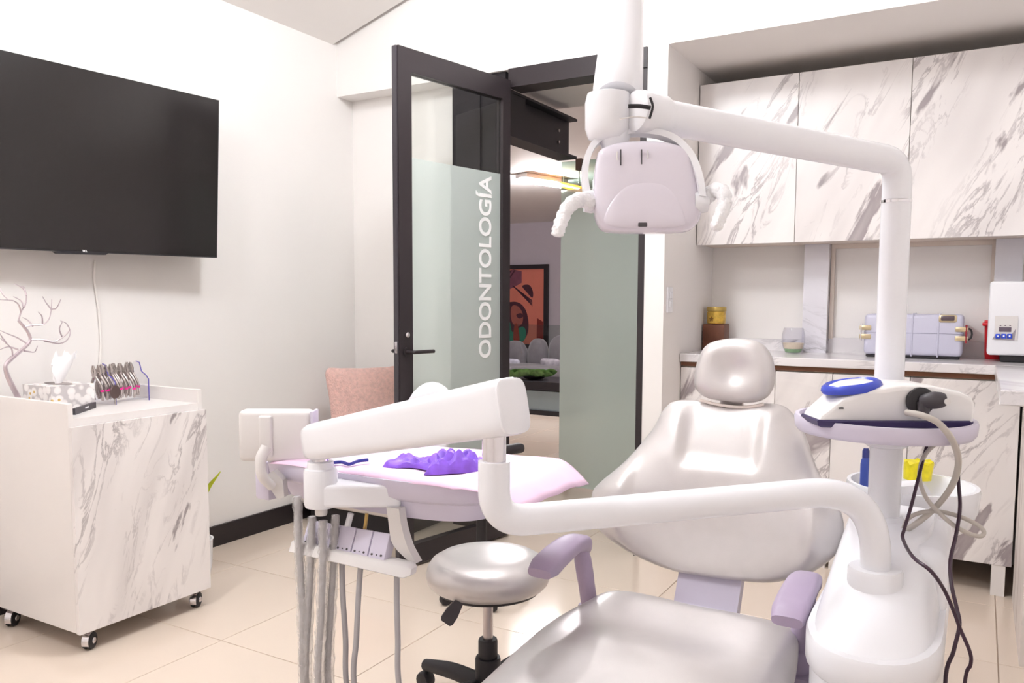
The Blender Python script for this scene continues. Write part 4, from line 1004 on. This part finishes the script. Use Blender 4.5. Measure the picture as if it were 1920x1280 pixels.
for i, (pts, d) in enumerate(hs):
    h_ = hose(pts, [d]*4, .0072, 'hose', HOSE)
    P = cr([pd(x, y, d) for x, y in pts], 10); n = len(P)
    rr_ = [.0092+.0026*random.random()+.003*(k/n) for k in range(n)]
    obj('sleeve', MB().tube([p_+Vector((random.uniform(-.0012, .0012), random.uniform(-.0012, .0012), 0)) for p_ in P], rr_, 9, False), SLV, h_, ang=180)
obj('drain_cap', MB().lathe([(.012, .745), (.0135, .75), (.0135, .768)], (F0.x, F0.y, 0), None, 16), GREYP, ar)
tag(ar, 'white swing-arm instrument table with hanging grey hoses', 'instrument table')

# pink bib on the table with gloves
PB = mat('pink_paper', rgb(248, 216, 240), .8, var=.05, scale=8)
nx_, ny_ = 34, 18; vs = []; fs = []
for i in range(nx_+1):
    for j in range(ny_+1):
        y = 1.44-(1.44-.755)*i/nx_; x = 1.348+(1.71-1.348)*j/ny_
        z = TZ+.004+.002*math.sin(31*y+7*x)+.0015*math.sin(60*x)
        ov = max(0, .838-y+.20*max(0, abs(x-1.53)-.10)); z -= 1.6*ov**1.5; y2 = y+ov*.25
        fo = max(0, 1.37-x) if y > .9 else 0
        x2 = x+.02*math.sin(9*y)*ov*3
        vs.append(Vector((x2, y2, z-.2*fo)))
for i in range(nx_):
    for j in range(ny_):
        a = i*(ny_+1)+j; fs.append((a, a+1, a+ny_+2, a+ny_+1))
bi = obj('paper_bib', MB().add(vs, fs), PB, ang=180); sol = bi.modifiers.new('thick', 'SOLIDIFY'); sol.thickness = .0012; sol.offset = 1
tag(bi, 'pale pink paper bib covering the instrument table and drooping over its end', 'paper')
VG = mat('violet_nitrile', rgb(150, 104, 232), .4, var=.25, scale=35)
def glove(cx_, cy_, L, W, hgt, rz, seed, label):
    random.seed(seed); n, m_ = 22, 14; vs = []; fs = []
    ph = [random.uniform(0, 6) for _ in range(8)]
    for i in range(n+1):
        for j in range(m_+1):
            u = i/n-.5; v = j/m_-.5
            wv = .6*abs(math.sin(6*u+ph[0]+3*v))*abs(math.sin(5*v+ph[1]+4*u))+.4*abs(math.sin(11*u-9*v+ph[2]))+.3*abs(math.sin(19*v+7*u+ph[6]))
            ed_ = max(0, 1-(2*abs(u))**4)*max(0, 1-(2*abs(v))**4)
            rr = 1+.12*math.sin(9*u+ph[3])*math.sin(7*v+ph[4])
            x = u*L*rr; y = v*W*rr*(1+.2*math.sin(5*u+ph[5])); z = TZ+.007+hgt*ed_**.6*(.25+.75*wv)
            vs.append(Vector((cx_+x*math.cos(rz)-y*math.sin(rz), cy_+x*math.sin(rz)+y*math.cos(rz), z)))
    for i in range(n):
        for j in range(m_):
            a = i*(m_+1)+j; fs.append((a, a+1, a+m_+2, a+m_+1))
    g = empty('nitrile_glove', (cx_, cy_, TZ+.005))
    o = obj('palm', MB().add(vs, fs), VG, g, ang=28); s_ = o.modifiers.new('t', 'SOLIDIFY'); s_.thickness = .001
    for k in range(5):
        a = rz+PI+(-.7+.35*k); b0 = Vector((cx_, cy_, TZ+.012))+Vector((math.cos(rz+PI), math.sin(rz+PI), 0))*L*.38
        lf_ = .055 if k < 4 else .04
        P = cr([b0, b0+Vector((math.cos(a)*lf_*.5, math.sin(a)*lf_*.5, .012)), b0+Vector((math.cos(a+.3)*lf_, math.sin(a+.3)*lf_, -.004))], 4)
        obj('finger', MB().tube(P, [.009]*3+[.008]*3+[.007]*2+[.003], 8), VG, g)
    tag(g, label, 'glove', 'violet gloves on the instrument table')
gc = pz(850, 872, TZ+.015)
glove(gc.x, gc.y, .12, .10, .045, 2.2, 3, 'crumpled violet nitrile glove, the taller one, by the white swing tube')
gc2 = pz(782, 874, TZ+.01)
glove(gc2.x+.02, gc2.y+.02, .13, .08, .022, 1.7, 5, 'crumpled violet nitrile glove lying flatter on the pink paper')
random.seed(11)
bl = [pz(x, y, TZ+.012) for x, y in ((618, 868), (640, 866), (655, 870), (672, 864), (690, 862))]
tag(obj('blue_cord', MB().tube(cr(bl, 4), .004, 8), mat('navy_cord', rgb(46, 50, 140), .4)), 'short navy blue cord lying on the pink paper', 'cord')

# ================================================================== DENTAL LAMP, POST AND TRAY
PX_, PY_ = 1.918, .166
lp = empty('dental_lamp', (PX_, PY_, .74))
zE = 1.497; J = pd(1232, 217, 1.42)
P0 = Vector((PX_, PY_, .72)); P1 = Vector((PX_+.01, PY_+.003, zE)); 
obj('lower_post', MB().tube([P0, Vector((PX_, PY_, .945))], .033, 28), WPL, lp)
obj('post', MB().tube([Vector((PX_, PY_, .94)), Vector((PX_+.004, PY_+.001, 1.425))], .0298, 28), WPL, lp)
obj('post_ring', MB().tube([Vector((PX_+.004, PY_+.001, 1.424)), Vector((PX_+.004, PY_+.001, 1.430))], .0306, 28), CHROME, lp)
pe = pd(1676, 312, 1.78)
pth = [Vector((PX_+.004, PY_+.001, 1.43))]+bend(Vector((PX_+.004, PY_+.001, 1.43)), Vector((PX_+.006, PY_+.001, pe.z)), J, .045, 10)+[J]
obj('arm', MB().tube(pth, [.0292]*(len(pth)-2)+[.0300, .0300], 28), WPL, lp, ang=60)
jd = (J-pe).normalized()
Jc = pd(1185, 212, 1.40)
obj('arm_knuckle', MB().tube(cr([J-jd*.035, J+jd*.0, J+jd*.035, J+jd*.055], 4), [.031]*3+[.036]*4+[.037]*3+[.035]*2+[.025], 28), WPL, lp, ang=60)
sl = cr([pd(x, y, 1.352) for x, y in ((1178, 199), (1200, 199), (1220, 202))], 4)
obj('knuckle_slot', MB().tube(sl, .0036, 8), RUB, lp)
sl = cr([pd(x, y, 1.354) for x, y in ((1219, 183), (1224, 200), (1218, 222))], 4)
obj('knuckle_slot', MB().tube(sl, .0022, 8), RUB, lp)
sl = cr([pd(x, y, 1.356) for x, y in ((1162, 223), (1190, 219), (1212, 221))], 4)
obj('knuckle_seam', MB().tube(sl, .0012, 6), GREYP, lp)
hubc = pd(1140, 215, 1.42)
obj('hub', MB().lathe([(.018, -.048), (.034, -.042), (.040, -.025), (.0405, .02), (.037, .035), (.02, .04)], hubc, None, 32), WPL, lp, ang=60)
# balance arm rising from the hub
b0 = pd(1157, 185, 1.43); b1 = pd(1176, -60, 1.62); bdv = (b1-b0); 
obj('balance_arm', MB().tube([b0+bdv*t for t in (0, .04, .1, .3, .6, .9, 1, 1.6)], [.038, .044, .044, .042, .038, .035, .034, .030], 28), WPL, lp, ang=60)
obj('arm_cover', MB().tube([pd(1190, 180, 1.44), pd(1192, 140, 1.45), pd(1193, 112, 1.46)], [.012, .012, .009], 14), WPL, lp)
obj('upper_knuckle', MB().lathe([(.02, -.04), (.036, -.03), (.036, .03), (.02, .04)], b0+bdv*1.6, frame_z((0, 1, 0)), 24), WPL, lp)
obj('thumb_knob', MB().lathe([(.010, -.026), (.022, -.022), (.027, -.004), (.027, .012)], pd(1152, 255, 1.42), None, 20), WPL, lp)
# yoke arch
yk = cr([pd(x, y, d) for x, y, d in ((1102, 372, 1.42), (1096, 330, 1.42), (1103, 290, 1.42), (1122, 264, 1.42), (1160, 252, 1.42), (1205, 248, 1.41), (1255, 258, 1.40), (1290, 288, 1.39), (1308, 330, 1.38), (1315, 370, 1.38))], 5)
obj('yoke', MB().loft([[p_+CF*(.013*a)+(p_-pd(1205, 345, 1.40)).normalized()*(.0055*b) for a, b in ((-1, -1), (-1, 1), (1, 1), (1, -1))] for p_ in yk]), WPL, lp, ang=50)
# lamp head shell
hc = pd(1206, 352, 1.40)
hx, hz_ = CR, CU
ho_ = [(1118, 300), (1126, 282), (1160, 270), (1205, 267), (1255, 271), (1290, 285), (1303, 310), (1311, 360), (1313, 400), (1303, 424), (1280, 434), (1205, 436), (1145, 434), (1124, 424), (1114, 395), (1113, 345)]
hpl = cr([ppl(x, y, hc, CF) for x, y in ho_], 4, True)
LH = mat('lamp_shell', rgb(226, 219, 230), .16, var=.01, coat=.4)
LP_ = LH
hd_ = obj('lamp_head', cushion(hpl, -CF, .030, .055, None, 16, 3.6), LH, lp, ang=80)
ov = [(1150, 372), (1175, 345), (1215, 338), (1250, 345), (1272, 372), (1285, 415), (1270, 425), (1205, 428), (1150, 425), (1132, 412)]
obj('front_shield', cushion(cr([ppl(x, y, hc-CF*.027, CF) for x, y in ov], 4, True), -CF, .006, .004, None, 8, 2.2), LP_, hd_, ang=80)
for x, ya_, yb2 in ((1157, 284, 300), (1164, 280, 310), (1203, 280, 308), (1215, 282, 298)):
    obj('vent', MB().tube([ppl(x, y, hc-CF*.0295, CF) for y in (ya_, yb2)], .0011, 6), GREYP if x in (1157, 1215) else RUBG, hd_)
sp_ = ppl(1205, 421, hc-CF*.031, CF)
obj('sensor', MB().rbox(sp_, (.015, .007, .004), .001, 1, axes(CR, CU, -CF)), RUBG, hd_)
WRAP = mat('wrapped_handle', rgb(250, 248, 250), .3, bump=.8, bscale=90, var=.02)
for pts in ([(1112, 382, 1.40), (1090, 374, 1.39), (1068, 385, 1.37), (1055, 408, 1.36), (1047, 432, 1.35), (1045, 444, 1.35)], [(1312, 382, 1.39), (1338, 358, 1.38), (1356, 362, 1.36), (1358, 385, 1.35), (1348, 412, 1.34), (1340, 432, 1.34)]):
    P = cr([pd(*q_) for q_ in pts], 5); n = len(P)
    obj('handle', MB().tube(P, [.014-.004*(k/n)+.0012*math.sin(k*2.3) for k in range(n-1)]+[.005], 14), WRAP, lp, ang=180)
for pts in ((1108, 378, 1.41), (1313, 378, 1.39)): obj('handle_boss', MB().lathe([(.018, -.012), (.02, 0), (.018, .012)], pd(*pts), frame_z(CR), 20), WPL, lp)
tag(lp, 'white overhead dental lamp on a bent post with two wrapped handles', 'dental lamp')

tyc = pd(1655, 794, 1.70); TYZ = tyc.z
ty = empty('accessory_tray', (tyc.x, tyc.y, TYZ-.03))
obj('disc', MB().lathe([(.0, -.022), (.14, -.022), (.168, -.018), (.174, -.010), (.176, .010), (.174, .016), (.166, .016), (.162, .006), (0, .004)], tyc, None, 64, 1, 1), LAV, ty, ang=50)
obj('clamp', MB().lathe([(.036, -.06), (.044, -.055), (.044, -.022), (.034, -.02)], (PX_, PY_, TYZ), None, 28), WPL, ty)
tag(ty, 'round pale lavender accessory tray fixed to the lamp post', 'tray')

# scaler device on the tray
sc0 = TYZ+.006
sd = empty('scaler', (tyc.x, tyc.y, sc0))
dx = CR.copy(); dx.z = 0; dx.normalize(); dy = Vector((-dx.y, dx.x, 0))       # dx right in view, dy away
ori = Vector((tyc.x, tyc.y, sc0))-dy*.052-dx*.016
def sp(u, v, z): return ori+dx*u+dy*v+Vector((0, 0, z))
IV = mat('ivory_shell', rgb(244, 241, 240), .25, var=.01); NAVY = mat('navy_base', rgb(58, 48, 92), .35, var=.05)
prof = [(-.155, .012), (-.150, .024), (-.112, .058), (-.07, .076), (.0, .088), (.06, .086), (.12, .074), (.142, .064), (.150, .050), (.148, .012)]
def half(u): return .060-.014*max(0, (-u-.05)/.1)-.01*max(0, (u-.1)/.05)
rings = []
for t, k, zk in ((-1, .90, .86), (-.95, .97, .96), (-.8, 1, 1), (.8, 1, 1), (.95, .97, .96), (1, .90, .86)):
    rings.append([sp(u*(.975 if abs(t) == 1 else 1), t*half(u), .012+(z-.012)*zk) for u, z in prof])
shell = obj('shell', MB().loft(rings), IV, sd, ang=35)
bevel(shell, .004, 2)
obj('base', MB().loft([[sp(u*k, v*half(u)*k, z) for u, v in ((-.158, -1), (-.06, -1), (.14, -1), (.15, -.9), (.15, .9), (.14, 1), (-.06, 1), (-.158, 1))] for z, k in ((0, .94), (.004, .99), (.013, 1.005), (.016, .99))]), NAVY, sd, False)
ringc = sp(-.075, 0, .078); tilt = Matrix.Rotation(-.16, 3, dy) @ Matrix.Rotation(0, 3, 'Z')
obj('dial_ring', MB().lathe([(.040, -.008), (.056, -.008), (.059, -.002), (.056, .006), (.050, .010), (.044, .006), (.040, -.002)], ringc, tilt, 44), mat('royal_blue', rgb(62, 80, 196), .25), sd, ang=60)
obj('dial_top', MB().lathe([(0, .011), (.03, .0105), (.042, .006), (.043, -.004), (0, -.006)], ringc, tilt, 44), IV, sd, ang=60)
obj('indicator', MB().rbox(sp(-.115, -.052, .040), (.010, .004, .003), .001, 1, axes(dx, dy, Vector((0, 0, 1)))), RUBG, sd)
kn = sp(.035, -.062, .056)
obj('socket', MB().lathe([(.027, 0), (.027, .008), (.022, .012), (0, .012)], kn+dy*.004, frame_z(-dy), 28), RUB, sd)
obj('plug', MB().tube(cr([kn-dy*.008, kn-dy*.022+dx*.012+Vector((0, 0, .004)), kn-dy*.026+dx*.034+Vector((0, 0, .006))], 4), [.013, .014, .015, .016, .017, .017, .016, .015, .012], 14), RUBG, sd)
obj('plug_hole', MB().lathe([(.006, 0), (.006, .003), (0, .003)], kn-dy*.041+dx*.03+Vector((0, 0, .004)), frame_z(-dy), 14), GREYP, sd)
obj('plug', MB().tube([kn-dy*.012, kn-dy*.014+Vector((0, 0, -.032))], [.012, .010], 12), RUBG, sd)
obj('blue_knob', MB().tube([sp(.145, .0, .034), sp(.163, .0, .033), sp(.168, 0, .033)], [.009, .009, .005], 14), mat('royal_blue', rgb(62, 80, 196)), sd)
cbl = [pd(x, y, d) for x, y, d in ((1700, 773, 1.56), (1730, 779, 1.52), (1762, 795, 1.505), (1788, 830, 1.52), (1797, 868, 1.56), (1785, 910, 1.61), (1755, 950, 1.66), (1720, 980, 1.67), (1698, 995, 1.69), (1688, 1012, 1.72), (1687, 1036, 1.74))]
CAB = mat('warm_grey_cable', rgb(196, 188, 180), .45, var=.05)
obj('cable', MB().tube(cr(cbl, 6), .0062, 12), CAB, sd)
cb2 = [pd(x, y, d) for x, y, d in ((1768, 822, 1.70), (1736, 850, 1.68), (1724, 890, 1.66), (1735, 930, 1.65), (1765, 965, 1.64), (1800, 992, 1.62), (1835, 1005, 1.61), (1845, 997, 1.61), (1830, 982, 1.62), (1790, 965, 1.64), (1745, 958, 1.66), (1705, 970, 1.68), (1690, 1000, 1.72))]
obj('cable_loop', MB().tube(cr(cb2, 6), .0044, 10), CAB, sd)
tag(sd, 'ivory dental scaler with a royal blue dial ring on the round tray', 'device')
BC = mat('black_cable', rgb(58, 34, 50), .4, var=.1)
_zc = {'A': pz(1693, 1010, .752), 'B': pz(1712, 1044, .748), 'C': pz(1745, 1070, .738)}
c1 = [_zc[q_] if q_ in ('A', 'B', 'C') else pd(*q_) for q_ in ((1740, 826, 1.70), (1726, 880, 1.66), (1708, 950, 1.62), (1696, 990, 1.60), 'A', 'B', 'C', (1770, 1105, 1.46), (1790, 1150, 1.47), (1800, 1178, 1.47), (1818, 1220, 1.47), (1820, 1245, 1.47), (1808, 1290, 1.48))]
e_ = c1[-1]; c1 += [Vector((e_.x+.02, e_.y, .25)), Vector((e_.x+.05, e_.y-.01, .06)), Vector((e_.x+.12, e_.y-.02, .012)), Vector((e_.x+.5, e_.y-.03, .008))]
tag(obj('power_cable', MB().tube(cr(c1, 6), .0034, 8), BC), 'thin black cable from the tray, draped over the white unit body', 'cable', 'black cables under the accessory tray')
c2 = [pd(x, y, d) for x, y, d in ((1795, 824, 1.72), (1797, 900, 1.68), (1800, 950, 1.64), (1793, 1000, 1.60), (1782, 1050, 1.55), (1784, 1095, 1.52), (1794, 1140, 1.50), (1799, 1172, 1.485), (1788, 1220, 1.48), (1772, 1290, 1.48))]
e_ = c2[-1]; c2 += [Vector((e_.x+.02, e_.y-.02, .25)), Vector((e_.x+.06, e_.y-.05, .06)), Vector((e_.x+.14, e_.y-.07, .012)), Vector((e_.x+.5, e_.y-.08, .008))]
tag(obj('power_cable', MB().tube(cr(c2, 6), .0036, 8), BC), 'thin black cable hanging free from the right edge of the tray', 'cable', 'black cables under the accessory tray')

# ================================================================== CEILING LAMPS (above the frame)
for i, (nm_, p, rad, wts, c) in enumerate(LAMPS):
    l_ = empty('ceiling_lamp_%s_offscreen' % nm_, p); P_ = Vector(p)
    gm = mat('lamp_opal_%d' % i, (1, 1, 1, 1), .5, emit=c+(1,), es=wts/(PI*4*PI*rad*rad))
    obj('globe_%s_offscreen' % nm_, MB().lathe([(rad*math.sin(a), -rad*math.cos(a)) for a in [k*PI/16 for k in range(17)]], p, None, 32), gm, l_, ang=80)
    obj('stem', MB().tube([P_+Vector((0, 0, rad-.01)), Vector((p[0], p[1], CEIL_H(p[1])+.01))], .008, 10), BRUSH, l_)
    obj('ceiling_rose', MB().lathe([(.06, -.03), (.06, .0), (.0, .0)], (p[0], p[1], CEIL_H(p[1])+.012), None, 24), WPL, l_)
    tag(l_, ['opal globe ceiling lamp over the stool', 'opal globe ceiling lamp behind the television end'][i], 'lamp', 'ceiling globe lamps')
